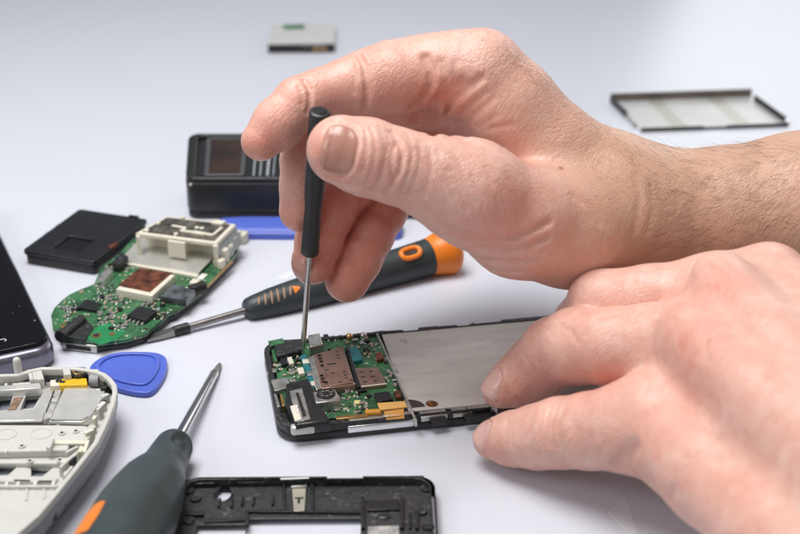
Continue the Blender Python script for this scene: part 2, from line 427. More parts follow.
tans_r = [(Q(600,170,380), 22, .3), (Q(640,200,380), 26, .45), (Q(720,200,380), 34, .5), (Q(800,200,375), 40, .6), (Q(860,200,375), 40, .6), (Q(530,90,375), 16, .2)]
RH = finish_hand(rh, 'hand', 175, .46, 'bare hand with hairy forearm holding the thin black screwdriver upright', 0., nails_r, reds_r, spots_r, tans_r)

# ------------------------------------------------------------------ left hand, steadying the phone
lh = Skin(); lh.kp = 7
little = cz([(493,440,8,20), (512,439,10,27), (538,437,13,32), (560,433,17,35), (590,431,21,38), (622,428,25,43), (655,420,29,47)])
ring = cz([(500,390,12,18.5), (515,382,14,25), (535,369,18,31), (556,352,26,35), (577,346,32,38), (612,347,37,39), (650,345,40,41), (690,346,42,44)])
middle = cz([(560,350,17,18), (580,325,28,27), (600,301,40,31), (650,298,44,33), (716,293,48,38)])
index = cz([(600,335,16,22), (640,318,30,26), (670,305,42,28), (768,284,50,38)])
thumb = cz([(690,345,14,28), (760,350,20,32), (830,380,28,40)])
for ch, k in ((little, 5), (ring, 5), (middle, 5), (index, 5), (thumb, 5)): lh.fing.append((ch, k))
lw = [(905,500,44,88), (1050,610,46,98)]
lh.palm += [('c', cz([(655,420,29,47), (706,470,30,45), (772,532,32,46), (850,580,36,58)] + lw)),
            ('c', cz([(690,346,42,44), (775,420,46,50), (850,480,46,60)] + lw[:1])),
            ('c', cz([(716,293,48,38), (800,370,52,46), (870,450,50,60)] + lw[:1])),
            ('c', cz([(768,284,50,38), (840,350,53,46), (900,430,50,60)] + lw[:1])),
            ('c', cz([(668,446,22,37), (728,492,24,40), (800,545,28,48)])),
            ('c', cz([(692,334,51,31), (745,383,54,18), (850,470,50,30)])),
            ('c', cz([(720,279,59,27), (775,333,60,17), (870,440,54,30)]))]
C2 = lh.crease
for x, dp in ((541,.25), (547,.5), (553,.35), (560,.3)): C2([(x + 4, 406), (x, 418), (x - 2, 432), (x + 1, 446)], .8, dp)
for x, dp in ((506,.2), (511,.25)): C2([(x + 2, 421), (x, 434), (x + 1, 446)], .7, dp)
for k, dp in ((0,.3), (1,.3), (2,.22)): C2([(538 + 8 * k, 318 + 0 * k), (546 + 8 * k, 328), (556 + 8 * k, 338)], .9, dp)
C2([(522,352), (528,362), (536,374)], .8, .2)
C2([(704,262), (712,272), (722,281), (736,288)], 1.2, .35); C2([(716,268), (726,277), (740,284)], 1.0, .3)
C2([(700,322), (706,334), (705,348)], 1.1, .3); C2([(560,325), (570,330), (578,342)], .9, .3); C2([(650,312), (620,312), (596,318)], 1.4, .5)
for k, (a, b_) in enumerate(((530,420), (572,415), (580,428), (596,420), (604,436), (566,448), (586,452), (600,456))): C2([(a, b_), (a + 1 - k % 3, b_ + 10), (a - 3 + k % 4, b_ + 18)], .7, .18)
C2([(611,474), (618,466), (628,457), (634,447)], 2.0, 1.8); C2([(634,487), (640,480)], 1.2, .6); C2([(668,508), (670,498), (674,490)], 1.3, .8); C2([(650,498), (655,488)], 1.0, .4)
for k in range(5): C2([(672 + k * 8, 318 + k * 3), (678 + k * 7, 332 + k * 4), (680 + k * 7, 348 + k * 3)], 1.0, .2)
for k in range(5): C2([(700 + k * 9, 268 + k * 2), (706 + k * 9, 280 + k * 2), (708 + k * 8, 294)], 1.0, .2)
g_ = lh.hit
an = g_(489, 381); bn = g_(480.5, 430)
nails_l = [(an, dirpx(an, -.55, .8), view(an) * .35 + CR * -.75 + CU * .55, 4.4, 3.6), (bn, dirpx(bn, -.85, .55), view(bn) * .45 + CR * -.5 + CU * .75, 3.6, 3.9)]
reds_l = [(g_(497,400), 8, .3), (g_(545,378), 9, .3), (g_(530,395), 7, .25), (g_(550,425), 8, .22), (g_(690,330), 9, .2), (g_(682,350), 9, .2), (g_(720,279), 7, .3), (g_(735,286), 7, .28), (g_(700,345), 8, .2), (g_(600,380), 9, .4),
          (g_(540,330), 9, .2), (g_(492,455), 8, .25), (g_(610,425), 12, .15), (g_(740,480), 9, .22), (g_(655,420), 13, .2)]
tans_l = [(g_(735,478), 5, .35)]
LH = finish_hand(lh, 'hand', 175, .55, 'bare hand with spread fingertips pressing the opened black phone onto the table', .8, nails_l, reds_l, [], tans_l)

# hair of the forearm and the fuzz along the back of the hand: fine strands rooted in the skin
def strands(sk, name, spots, parent, m, n, ln, dirf, rad0, seed):
    rg = np.random.default_rng(seed); b = MB(); k = 0; tries = 0
    while k < n and tries < n * 6:
        tries += 1; x, y = spots(rg); p = sk.hit(x, y)
        if p is None: continue
        nn = sk.grad(p[None], fn=sk.base)[0]; d = dirf(rg, nn, x, y); d = d - nn * (d @ nn); d /= np.linalg.norm(d)
        L_ = ln * rg.uniform(.5, 1.3); bend = rg.normal(0, .5, 3); pts = []
        for t in (0, .33, .66, 1):
            q = p - nn * .15 + (d * t + bend * t * t * .45) * L_ + nn * (.10 + .42 * t - .28 * t * t) * L_ * rg.uniform(.5, 1.0); pts.append(q)
        b.tube(pts, [rad0, rad0 * .9, rad0 * .7, rad0 * .25], 4); k += 1
    return b.build(name, m, parent)
M_hair = mat('brown_hair', (.055, .032, .02), .45); M_fuzz = mat('pale_fuzz', (.42, .30, .2), .5)
strands(rh, 'forearm_hair', lambda g: (g.uniform(655, 800), g.uniform(140, 246)), RH, M_hair, 420, 6.0, lambda g, n, x, y: CR * -1 + CU * g.normal(-.25, .35) * 1.0 + CU * (.5 if y < 165 else 0), .025, 3)
strands(rh, 'wrist_hair', lambda g: (g.uniform(590, 680), g.uniform(125, 200)), RH, M_hair, 110, 3.6, lambda g, n, x, y: CR * -1 + CU * g.normal(.5, .4), .015, 4)
strands(rh, 'fine_hair', lambda g: (lambda t: (500 + 140 * t + g.normal(0, 4), 36 + 116 * t + g.uniform(0, 18)))(g.uniform(0, 1)), RH, M_fuzz, 520, 2.2, lambda g, n, x, y: CR * -.6 + CU * g.normal(.4, .4), .018, 5)
# ------------------------------------------------------------------ shared materials of the tools and phones
M_black = mat('black_plastic', (.018, .019, .021), .38, noise=.4, nscale=300, bump=.25, bscale=1500, rvar=.1)
M_grit = mat('scuffed_black_plastic', (.017, .018, .02), .45, col2=(.16, .165, .175), nscale=620, contrast=(.56, .76), bump=.9, bscale=900, rvar=.15)
M_steel = mat('brushed_steel', (.50, .485, .465), .42, metal=.72, noise=.16, nscale=45, bump=.12, bscale=2500, rvar=.1, stretch=(.25, 1, 1))
M_stain = mat('stained_steel_plate', (.53, .51, .485), .46, metal=.3, col2=(.25, .235, .225), nscale=36, contrast=(.53, .8), bump=.1, bscale=1800, rvar=.08, stretch=(.35, 1.2, 1))
M_chrome = mat('bright_metal', (.80, .80, .82), .2, metal=1, noise=.1, nscale=200, rvar=.06)
M_tin = mat('dull_silver_metal', (.60, .59, .56), .35, metal=.85, noise=.25, nscale=250, bump=.15, bscale=1500, rvar=.12)
M_shield = mat('brown_tarnished_shield', (.37, .235, .19), .36, metal=.55, col2=(.27, .16, .13), nscale=160, contrast=(.35, .7), bump=.15, bscale=1200, rvar=.1)
M_copper = mat('worn_copper_foil', (.30, .10, .05), .4, metal=.6, col2=(.07, .025, .018), nscale=330, contrast=(.42, .62), bump=.3, bscale=900)
M_flex = mat('orange_ribbon_film', (.62, .27, .02), .3, noise=.25, nscale=120, coat=.4)
M_flexr = mat('pale_orange_ribbon_edge', (.74, .42, .13), .35, noise=.15, nscale=120)
M_gold = mat('gold_contact', (.70, .46, .20), .3, metal=.9, noise=.25, nscale=300)
M_teal = mat('teal_solder_mask', (.02, .20, .235), .32, noise=.25, nscale=260, coat=.3)
M_chip = mat('black_chip_epoxy', (.014, .014, .016), .42, noise=.3, nscale=400, bump=.2, bscale=1500)
M_cream = mat('cream_ceramic', (.74, .70, .58), .45, noise=.1, nscale=120)
M_white = mat('white_plastic_part', (.74, .73, .70), .4, noise=.08, nscale=120)
M_yellow = mat('yellow_marking_plastic', (.82, .50, .02), .4, noise=.18, nscale=220)
M_dark = mat('dark_recess', (.008, .008, .009), .6)
M_cap = mat('tan_capacitor', (.52, .40, .28), .4, noise=.3, nscale=400)
M_solder = mat('solder_tin', (.78, .77, .74), .28, metal=.85, noise=.15, nscale=500)
def pcb_mat(name, a, b_, c):
    m = mat(name, a, .33, coat=.35, bump=.2, bscale=1600); nt = m.node_tree; N = nt.nodes.new; L = nt.links.new
    bs = nt.nodes['Principled BSDF']; tc = N('ShaderNodeTexCoord')
    n = N('ShaderNodeTexNoise'); n.inputs['Scale'].default_value = 130; n.inputs['Detail'].default_value = 3; L(tc.outputs['Object'], n.inputs['Vector'])
    v = N('ShaderNodeTexVoronoi'); v.distance = 'MANHATTAN'; v.inputs['Scale'].default_value = 420; L(tc.outputs['Object'], v.inputs['Vector'])
    v2 = N('ShaderNodeTexVoronoi'); v2.distance = 'CHEBYCHEV'; v2.feature = 'DISTANCE_TO_EDGE'; v2.inputs['Scale'].default_value = 230; L(tc.outputs['Object'], v2.inputs['Vector'])
    def mr(s_, lo, hi):
        q = N('ShaderNodeMapRange'); q.inputs[1].default_value = lo; q.inputs[2].default_value = hi; L(s_, q.inputs[0]); return q.outputs[0]
    def mx(f, p, q):
        w = N('ShaderNodeMix'); w.data_type = 'RGBA'; L(f, w.inputs[0])
        for i, s_ in ((6, p), (7, q)):
            if isinstance(s_, tuple): w.inputs[i].default_value = (*s_, 1)
            else: L(s_, w.inputs[i])
        return w.outputs[2]
    col = mx(mr(n.outputs['Fac'], .4, .6), a, b_)
    col = mx(mr(v2.outputs['Distance'], .035, .02), col, tuple(x * 1.25 for x in b_))
    th = N('ShaderNodeMath'); th.operation = 'MULTIPLY'; L(mr(v.outputs['Distance'], .3, .22), th.inputs[0])
    n3 = N('ShaderNodeTexNoise'); n3.inputs['Scale'].default_value = 90; L(tc.outputs['Object'], n3.inputs['Vector']); L(mr(n3.outputs['Fac'], .44, .5), th.inputs[1])
    col = mx(th.outputs[0], col, c); L(col, bs.inputs['Base Color']); return m
M_pcb = pcb_mat('green_circuit_board', (.020, .080, .032), (.045, .165, .066), (.52, .51, .38))

def corner(rz, pb, pl):
    """origin where the line through pb along rz meets the line through pl across it"""
    a = np.array([math.cos(rz), math.sin(rz)]); b_ = np.array([-math.sin(rz), math.cos(rz)])
    d = pb[:2] - pl[:2]; return pl[:2] + b_ * (d @ b_)
def quad(fr, pts, z): return [fr(x, y, z) for x, y in pts]
def chip(name, fr, pts, z0, z1, m, parent, bev=.12, holes=()):
    q = quad(fr, pts, z1)
    if sum(q[i][0] * q[(i + 1) % len(q)][1] - q[(i + 1) % len(q)][0] * q[i][1] for i in range(len(q))) < 0: q = q[::-1]
    return slab(name, q, z0, z1, m, parent, holes, bev)
def inset(pts, d):
    n = len(pts); out = []
    ar = sum(pts[i][0] * pts[(i + 1) % n][1] - pts[(i + 1) % n][0] * pts[i][1] for i in range(n)); s_ = 1 if ar > 0 else -1
    for i in range(n):
        p = Vector(pts[i]); a = (p - Vector(pts[i - 1])).normalized(); b_ = (Vector(pts[(i + 1) % n]) - p).normalized()
        na = Vector((-a.y, a.x)) * s_; nb = Vector((-b_.y, b_.x)) * s_; m = (na + nb)
        m = m / max(.35, m.length_squared) * 2 if m.length > 1e-6 else na
        out.append(tuple(p + m * d * .5 * 1.0 if False else p + m * d))
    return out
SMD = {}
def smd(kind, parent, x, y, z, rz):
    """one small surface component standing on a board (mesh shared by its copies)"""
    if kind not in SMD:
        b = MB()
        if kind == 'capacitor':
            b.box(-.55, .55, -.33, .33, 0, .6, bev=.08); o = b.build('capacitor', [M_cap, M_solder], parent)
            for p in o.data.polygons: p.material_index = 1 if abs(p.center.x) > .3 * S else 0
        elif kind == 'resistor':
            b.box(-.6, .6, -.36, .36, 0, .38, bev=.05); o = b.build('resistor', [M_chip, M_solder], parent)
            for p in o.data.polygons: p.material_index = 1 if abs(p.center.x) > .42 * S else 0
        elif kind == 'solder_joint':
            b.ball((0, 0, .12), .42, (1, .8, .7), 10); o = b.build('solder_joint', M_solder, parent)
        elif kind == 'inductor':
            b.box(-.8, .8, -.65, .65, 0, .9, bev=.12); o = b.build('inductor', M_chip, parent)
        elif kind == 'small_can':
            b.box(-.9, .9, -.6, .6, 0, .8, bev=.1); o = b.build('small_can', M_tin, parent)
        SMD[kind] = o.data
    else: o = put(bpy.data.objects.new(kind, SMD[kind]), parent)
    o.location = (x * S, y * S, z * S); o.rotation_euler = (0, 0, rz); return o

# ------------------------------------------------------------------ the opened black phone in the middle
rz = R(10.5); o2 = corner(rz, T(378, 330, 6), T(271.5, 394, 5)); PH = Frame((*o2, -2.8), rz)
W = -(PH(415, 431, 2.8)[1] + PH(330, 440.5, 2.8)[1]) / 2 + .2; print('W', W); LEN = 118
ph = thing('opened_phone', (*o2, -2.8), rz, 'opened black phone with a bare green circuit board and grey metal plate', 'phone')
slab('back_shell', rrect(0, LEN, -W, 0, 7), 2.85, 6.2, M_black, ph, bev=1.2, seg=4)
def along(px, z=9): return PH(px, 328, z)[0]
back = [(LEN - 7, 0)]
for a, dy in ((529, 0), (506, 0), (505, -1.0), (478, -1.0), (476, 0), (470, -1.6), (460, -1.6), (458, -.6), (440, -.6), (439, -.2), (419, -.2), (418, -1.8), (404, -1.8), (402, -.6), (388, -.5), (380, 0), (372, -.5), (355, -.4), (340, -.9), (322, -.5), (300, -.8)):
    back.append((along(a), dy))
ro = [p for p in rrect(0, LEN, -W, 0, 7, 8)]
left = [p for p in ro if p[0] < LEN / 2]
left = [(p[0] - .0, p[1]) for p in left]
outer = back + left + [p for p in ro if p[0] >= LEN / 2]
outer = outer[:len(back)] + [p for p in left if not (p[1] > -.4 and p[0] > 6)] + [p for p in ro if p[0] >= LEN / 2 and p[1] < -W / 2] + [(LEN, -7), (LEN - 2, -2)]
n0 = PH(346, 428, 7)[0]; n1 = PH(497, 412, 7)[0]
inner = [p for p in rrect(1.7, LEN - 1.7, -W + 1.9, -2.3, 5.2)]
ki = max(i for i, p in enumerate(inner) if p[1] < -W / 2 and p[0] < LEN / 2)
inner = inner[:ki + 1] + [(n0, -W + 1.9), (n0 + .1, -W + .55), (n1, -W + .55), (n1 + .1, -W + 1.9)] + inner[ki + 1:]
slab('rim', outer, 6.0, 8.6, M_grit, ph, [inner], bev=.35)
ex = PH(395, 377, 8.6)[0]
slab('inner_tray', rrect(1.2, LEN - 1.2, -W + 1.2, -1.6, 5.6), 5.4, 6.6, M_grit, ph, bev=.2)
hole = PH(432, 403.5, 8.3); hole2 = PH(404, 341, 8.4)
mp = [(ex + .6, -W + 2.9), (ex + 3.5, -W + 2.7), (LEN - 4, -W + 2.7), (LEN - 2.5, -W + 5), (LEN - 2.5, -3), (LEN - 4, -2.1), (ex + .6, -2.0)]
plate = slab('metal_plate', mp, 7.5, 8.3, M_stain, ph, [circ(*hole, 1.9), circ(hole2[0], hole2[1], .9)], bev=.15)
cp = MB(); cp.cyl((hole[0], hole[1], 7.0), (hole[0], hole[1], 7.9), 1.85, 1.85); cp.build('copper_pad', mat('bright_copper_pad', (.42, .17, .04), .35, metal=.7, col2=(.10, .04, .02), nscale=600, contrast=(.45, .6)), plate)
ringm = MB(); ringm.cyl((hole2[0], hole2[1], 8.2), (hole2[0] + .01, hole2[1], 8.5), 1.5, 1.3, 20); ringm.build('screw_seat', M_steel, plate)
sb = PH(409, 400, 8.3); slab('black_pad', [(ex + .9 + 5 * math.cos(a) * (1 if math.cos(a) > 0 else 0), -W + 4.4 + 4.6 * math.sin(a)) for a in [R(q) for q in range(0, 181, 15)]] , 8.3, 8.45, mat('matt_black_tape', (.03, .024, .024), .6, noise=.3), plate, bev=.05)
# plate edge lip and front clips
def bar(name, p, q, w, z0, z1, m, parent, bev=.15, fr=PH):
    a = Vector((*p, 0)); b_ = Vector((*q, 0)); d = (b_ - a); n = Vector((-d.y, d.x, 0)).normalized() * w / 2
    return slab(name, [tuple((a - n)[:2]), tuple((b_ - n)[:2]), tuple((b_ + n)[:2]), tuple((a + n)[:2])], z0, z1, m, parent, bev=bev)
bar('board_edge_rail', PH(377, 333, 9), PH(416, 420, 9), .7, 6.6, 9.0, M_tin, ph)
for (a, b_) in ((420, 446), (452, 467), (468, 492)):
    pa = PH(a, 417 - (a - 415) * .13, 7.5); pb = PH(b_, 417 - (b_ - 415) * .13, 7.5)
    bar('side_clip', pa, pb, 3.0, 6.4, 8.0 if a != 452 else 7.6, M_tin if a != 446 else M_black, ph)
bar('side_block', PH(431, 421.5, 7), PH(447, 419.5, 7), 2.2, 5.6, 7.3, M_black, ph); bar('side_block', PH(465, 418, 7), PH(496, 414, 7), 2.0, 5.6, 7.3, M_black, ph)
bar('connector_tip', PH(490, 408, 8), PH(496, 407, 8), 2.4, 6.4, 8.9, M_tin, ph)
a = PH(348, 428.5, 7); b_ = PH(416, 424.5, 7); bb = MB()
bb.box(a[0], b_[0], -W - .25, -W + 2.2, 4.6, 7.0, bev=.5, seg=3); bb.build('side_button_bar', M_chrome, ph)
bb = MB(); bb.box(a[0] + .8, b_[0] - .3, -W + .9, -W + 3.2, 6.4, 8.0, bev=.2); bb.build('bar_bracket', M_tin, ph)
# circuit board
bx = PH(384, 352, 8)[0]
bo = [(2.4, -2.6), (4, -1.4), (9, -.9), (bx + 4, -1.6), (ex - .3, -2.2), (ex - .3, -W + 4.4), (9, -W + 4.4), (9, -W + 9), (3, -W + 12)]
bd = slab('circuit_board', bo, 6.7, 7.7, M_pcb, ph, bev=.1)
ZB = 7.7
sh = chip('shield', PH, [(312,355),(343,345.5),(355,384.5),(319,389)], ZB, 10.0, M_shield, ph, .35)
chip('raised_panel', PH, [(321,353.5),(341.5,347.5),(352.5,382.5),(329,386)], 9.95, 10.36, M_shield, sh, .18)
dm = MB()
for (x, y) in ((336.8,353),(337.8,356),(338.8,359),(344.5,373),(345.5,376),(346.5,379),(321.5,376),(322.5,379),(323.5,382),(319,356),(320,359),(321,362),(329,350),(326,383),(351,381),(348,352),(333,374),(340,383),(327,371),(322,366)):
    p = PH(x, y, 10); dm.box(p[0] - .5, p[0] + .5, p[1] - .22, p[1] + .22, 9.9, 10.42)
dm.build('vent_slots', M_dark, sh)
p = PH(331.5, 365, 10); dm = MB(); dm.box(p[0] - 1.4, p[0] + 1.4, p[1] - .32, p[1] + .32, 9.9, 10.42); dm.build('locating_slot', M_dark, sh)
chip('side_strip', PH, [(308.5,357),(313.5,355.5),(321.5,388),(316,390)], ZB, 10.25, M_tin, sh, .2)
q = [PH(319.5, 389, 9.4), PH(355, 384.5, 9.4)]; ed = MB(); ed.tube([(*q[0], 9.6), (*q[1], 9.6)], .34); ed.build('folded_edge', M_cream, sh)
sh2 = chip('shield', PH, [(354,368),(378,367),(386.5,384),(361,387)], ZB, 9.1, M_shield, ph, .25)
dm = MB()
for (x, y) in ((361,372),(363,377),(365,382),(371,371.5),(373,376.5),(375,381)):
    p = PH(x, y, 9.1); dm.box(p[0] - .6, p[0] + .6, p[1] - .3, p[1] + .3, 9.0, 9.13)
dm.build('vent_slots', M_dark, sh2)
q = [PH(361, 387.3, 8.8), PH(386.5, 384.3, 8.8)]; ed = MB(); ed.tube([(*q[0], 8.9), (*q[1], 8.9)], .3); ed.build('folded_edge', M_cream, sh2)
chip('dark_divider', PH, [(345,347),(349,348),(361,386),(357,388)], ZB, 9.3, M_black, ph, .2)
chip('teal_chip', PH, [(348.5,347.5),(357.5,346.5),(362.5,359.5),(352,361.5)], ZB, 9.0, M_teal, ph)
ts = chip('teal_strip', PH, [(300,356),(305,353),(317,386),(312,389)], ZB, 9.4, M_teal, ph)
for (x, y) in ((305.8,362),(310.5,374),(314,384)):
    p = PH(x, y, 9.4); s_ = MB(); s_.box(p[0] - 1.0, p[0] + 1.0, p[1] - 1.3, p[1] + 1.3, 9.3, 9.75, bev=.15); s_.build('solder_pad', M_cream if y != 374 else M_tin, ts)
chip('metal_can', PH, [(308,335),(319.5,333),(323,344),(310,347)], ZB, 11.0, M_tin, ph, .3)
for (x, y, mm) in ((349.5,336,M_gold),(363.5,335,M_tin)):
    p = PH(x, y, 8.5); s_ = MB(); s_.cyl((*p, ZB), (*p, ZB + .9), 1.25, 1.25); s_.ball((*p, ZB + .9), 1.15, (1, 1, .6)); s_.build('coaxial_socket', mm, ph)
cm = chip('camera_module', PH, [(313,392),(335,389),(341,400),(316,403)], ZB - .5, 11.2, M_tin, ph, .3)
p = PH(326, 394.5, 11.2); s_ = MB(); s_.cyl((*p, 11.1), (*p, 11.45), 2.9, 2.7, 28); s_.build('lens_ring', M_chip, cm)
s_ = MB()
for k in range(7): a_ = k * 2 * math.pi / 7 + .3; s_.box(p[0] + 1.7 * math.cos(a_) - .5, p[0] + 1.7 * math.cos(a_) + .5, p[1] + 1.5 * math.sin(a_) - .25, p[1] + 1.5 * math.sin(a_) + .25, 11.4, 11.6)
s_.build('lens_contacts', M_tin, cm)
chip('black_chip', PH, [(374,393),(389,391),(393,399),(377,402)], ZB, 8.9, M_chip, ph)
chip('brown_capacitor', PH, [(375,353),(381,351.5),(384,358.5),(377,360.5)], ZB, 8.9, M_copper, ph)
chip('brown_capacitor', PH, [(393.5,391),(399,390),(401.5,396),(396,397)], ZB, 9.0, M_copper, ph)
chip('brown_chip', PH, [(363,347.5),(368,347),(370,350.5),(365,351)], ZB, 8.6, M_chip, ph)
chip('pale_label', PH, [(354,400.5),(360.5,400),(361.5,403),(355,403.5)], ZB, 8.4, mat('pale_yellow_label', (.80, .72, .30), .45), ph)
fx = chip('ribbon_cable', PH, [(377,403),(404.5,401),(407,407),(380,410)], 9.6, 9.95, M_flexr, ph)
q = quad(PH, [(381.5,408.5),(405,406.5)], 9.7); g = MB()
g.loft([[(q[0][0], q[0][1], 9.8), (q[1][0], q[1][1], 9.8), (q[1][0], q[1][1] + .25, 9.5), (q[0][0], q[0][1] + .25, 9.5)],
        [(q[0][0] + .4, q[0][1] - 1.0, 9.4), (q[1][0] - .6, q[1][1] - 1.0, 9.4), (q[1][0] - .6, q[1][1] - .6, 9.0), (q[0][0] + .4, q[0][1] - .6, 9.0)],
        [(q[0][0] + .7, q[0][1] - 3.9, 8.3), (q[1][0] - .9, q[1][1] - 3.9, 8.3), (q[1][0] - .9, q[1][1] - 3.6, 7.8), (q[0][0] + .7, q[0][1] - 3.6, 7.8)]])
g.build('ribbon_fold', M_flex, fx)
q0 = PH(364.5, 412, 8); q1 = PH(381, 411, 8); g = MB(); pr = []
for t in range(8):
    a_ = R(10 + t * 22); pr.append((-1.6 + 1.9 * math.sin(a_) * -1, 8.0 + 1.3 * math.cos(a_ - .4)))
g.loft([[(q0[0] + (q1[0] - q0[0]) * u, q0[1] + 1.2 + y - (.8 if k < 4 else 0) * 0, z) for u, (k, (y, z)) in [(0, e) for e in enumerate(pr)]], [(q1[0], q1[1] + 1.2 + y, z) for y, z in pr]])
g.build('ribbon_cable', M_flex, ph)
chip('silver_connector', PH, [(271,380),(287,377),(291,387),(275,391)], ZB - .4, 9.2, M_tin, ph)
chip('white_connector', PH, [(287,357.5),(291.5,356.5),(294,363),(289.5,364)], ZB, 9.2, M_cream, ph)
chip('black_connector', PH, [(279.5,358),(286,357),(288,363.5),(281.5,365)], ZB, 8.9, M_chip, ph)
chip('foam_block', PH, [(274,345),(301,338),(303,349),(277,356)], ZB, 10.0, M_grit, ph, .6)
chip('white_connector', PH, [(297,368),(303,367),(305,373),(299,374)], ZB, 9.0, M_cream, ph)
spk = chip('speaker_bracket', PH, [(286,383),(308,378),(316,390),(330,421),(296,425),(285,404)], 6.6, 10.6, M_black, ph, .9)
chip('bracket_plate', PH, [(289.5,391),(302,388),(310.5,419),(297,422)], 10.6, 11.0, M_tin, spk); chip('plate_slot', PH, [(295.5,393),(298.5,392),(306.5,416),(303,417)], 10.9, 11.06, M_dark, spk, .05)
chip('bracket_end', PH, [(290,406),(297,404),(302,419),(295,421)], 10.9, 11.5, M_cream, spk, .25)
for (x, y) in ((297.2,406.5),(297.8,410),(298,414)):
    p = PH(x, y, 11.2); s_ = MB(); s_.ball((*p, 11.1), .55); s_.build('spring_contact', M_chrome, spk)
q = quad(PH, [(291,428.5),(315,424.5)], 9.2); s_ = MB(); s_.box(q[0][0], q[1][0], q[0][1] - .6, q[0][1] + 2.2, 6.7, 9.6, bev=.8, seg=3); s_.build('speaker_capsule', mat('pale_grey_metal', (.62, .60, .57), .4, metal=.3, noise=.2, nscale=200), ph)
for (x0, y0, x1, y1) in ((275,396,279,409),(281,396,284,408)): bar('contact_spring', PH(x0, y0, 8), PH(x1, y1, 8), .9, 6.6, 8.8, M_gold if x0 > 278 else M_tin, ph)
chip('green_flap', PH, [(268,341),(283,338),(284,343),(270,346)], 8.3, 8.9, M_pcb, ph)
bar('lower_connector', PH(336, 419, 8), PH(368, 416.5, 8), 1.5, ZB - .2, 8.5, M_gold, ph)
bar('lower_connector', PH(383, 417.5, 8), PH(411, 414.5, 8), 1.4, ZB - .2, 8.8, M_tin, ph)
bar('black_block', PH(344, 389.5, 8), PH(352, 388.5, 8), 2.2, ZB, 8.7, M_chip, ph); bar('black_block', PH(356, 391, 8), PH(366, 390, 8), 2.2, ZB, 8.6, M_chip, ph)
def scatter(parent, fr, spots, z, seed, th=0):
    rg = random.Random(seed)
    for (x0, y0, x1, y1, n) in spots:
        for _ in range(n):
            x = rg.uniform(x0, x1); y = rg.uniform(y0, y1); p = fr(x, y, z)
            smd(rg.choices(['capacitor', 'resistor', 'solder_joint', 'inductor', 'small_can'], [4, 2.5, 4.5, 1, 2.2])[0], parent, p[0], p[1], z, rg.choice((0, math.pi / 2)))
scatter(ph, PH, [(318,404,346,414,9),(336,391,350,400,6),(276,353,300,376,8),(386,372,400,392,5),(366,338,376,352,4),(320,338,348,346,6),(350,340,376,350,8),(364,350,388,362,6),(334,391,372,399,8),(340,404,374,416,12),(384,366,398,386,6),(266,364,300,378,8),(290,360,300,388,7),(277,354,300,366,9),(322,337,343,342,7),(353,335,372,342,7),(360,342,374,346,3),(368,352,388,364,4),(337,392,372,400,9),(340,403,372,412,10),(385,376,396,388,4),(268,366,300,376,9),(292,362,300,392,9),(281,340,301,346,3),(318,404,340,416,5)], ZB, 3)

# ------------------------------------------------------------------ the thin screwdriver in the fingers
tip = T(302.5, 353.5, 5.6); topd = Q(320, 111, 362); ax = topd - tip; LN = float(np.linalg.norm(ax))
sd = thing('screwdriver', tip, 0, 'thin black precision screwdriver held upright with its tip on the circuit board', 'screwdriver')
Mx = Vector(ax).to_track_quat('X', 'Z').to_matrix().to_4x4()
hb = LN * .447
MS_rub = mat('matt_black_handle', (.020, .021, .023), .42, noise=.25, nscale=200, bump=.12, bscale=2500)
b = MB(); b.lathe([(hb, 1.4), (hb + .05, 2.45), (hb + .4, 2.72), (hb + 3, 2.72), (hb + 13, 2.5), (hb + 17, 2.45), (hb + 20, 2.7), (hb + 24, 2.95), (LN - 8, 3.0), (LN - 1, 3.05), (LN - .3, 2.9), (LN, 2.5)], 40, Mx); hd = b.build('handle', MS_rub, sd)
b = MB()
b.cyl(Mx @ Vector((LN - .4, 0, 0)), Mx @ Vector((LN + .35, 0, 0)), 2.1, 1.9, 32); b.build('swivel_cap', M_black, hd)
b = MB(); b.lathe([(0, .28), (.3, .42), (2.2, .55), (5.5, .8), (8, .86), (hb + 2, .88)], 24, Mx)
b.build('shaft', mat('polished_shaft_steel', (.56, .54, .51), .26, metal=1, noise=.1, nscale=120), sd)
# ------------------------------------------------------------------ bare phone circuit board, left
rz = R(-18.5); o2 = T(52, 318, 0)[:2]; GB = Frame((*o2, -2.5), rz)
gb = thing('phone_mainboard', (*o2, -2.5), rz, 'bare green phone board with a cream frame and copper patch, taken out of its case', 'circuit board')
oz = [(51,315),(54,308),(62,300),(69,294.6),(81,289),(94,284),(101,267.6),(120,252.5),(131,240),(160,222),(236,232),(238,252),(199,294),(176,311),(169,313),(147,333),(127,339),(98,343),(62,338),(53,328)]
ol = quad(GB, oz, 6.6)
slab('lower_case', inset(ol, .5), 2.7, 5.2, M_black, gb, bev=.8)
gbd = slab('board', ol, 5.2, 6.6, M_pcb, gb, bev=.2)
chip('copper_shield', GB, [(116,289),(152,296),(175,275),(139,269)], 6.6, 9.6, M_cream, gb, .25)
chip('copper_patch', GB, [(118,285.5),(150,292),(172.5,272.5),(139.5,267.5)], 9.5, 9.75, M_copper, gb, .08)
c1 = chip('black_chip', GB, [(127,315),(145.5,320),(157,310.5),(139,306)], 6.6, 8.3, M_chip, gb)
c2 = chip('black_chip', GB, [(78,307),(97,310),(100,302.5),(86,299)], 6.6, 8.0, M_chip, gb)
for k in range(5):
    p = GB(126 + k * 4.2, 320.5 + k * 1.1, 6.6); b = MB(); b.box(p[0] - .35, p[0] + .35, p[1] - .9, p[1] + .6, 6.5, 7.5, bev=.1); b.build('chip_pin', M_solder, c1)
for k in range(4):
    p = GB(149 + k * 2.6, 318.5 - k * 2.6, 6.6); b = MB(); b.box(p[0] - .6, p[0] + .6, p[1] - .35, p[1] + .35, 6.5, 7.4, bev=.1); b.build('chip_pin', M_solder, c1)
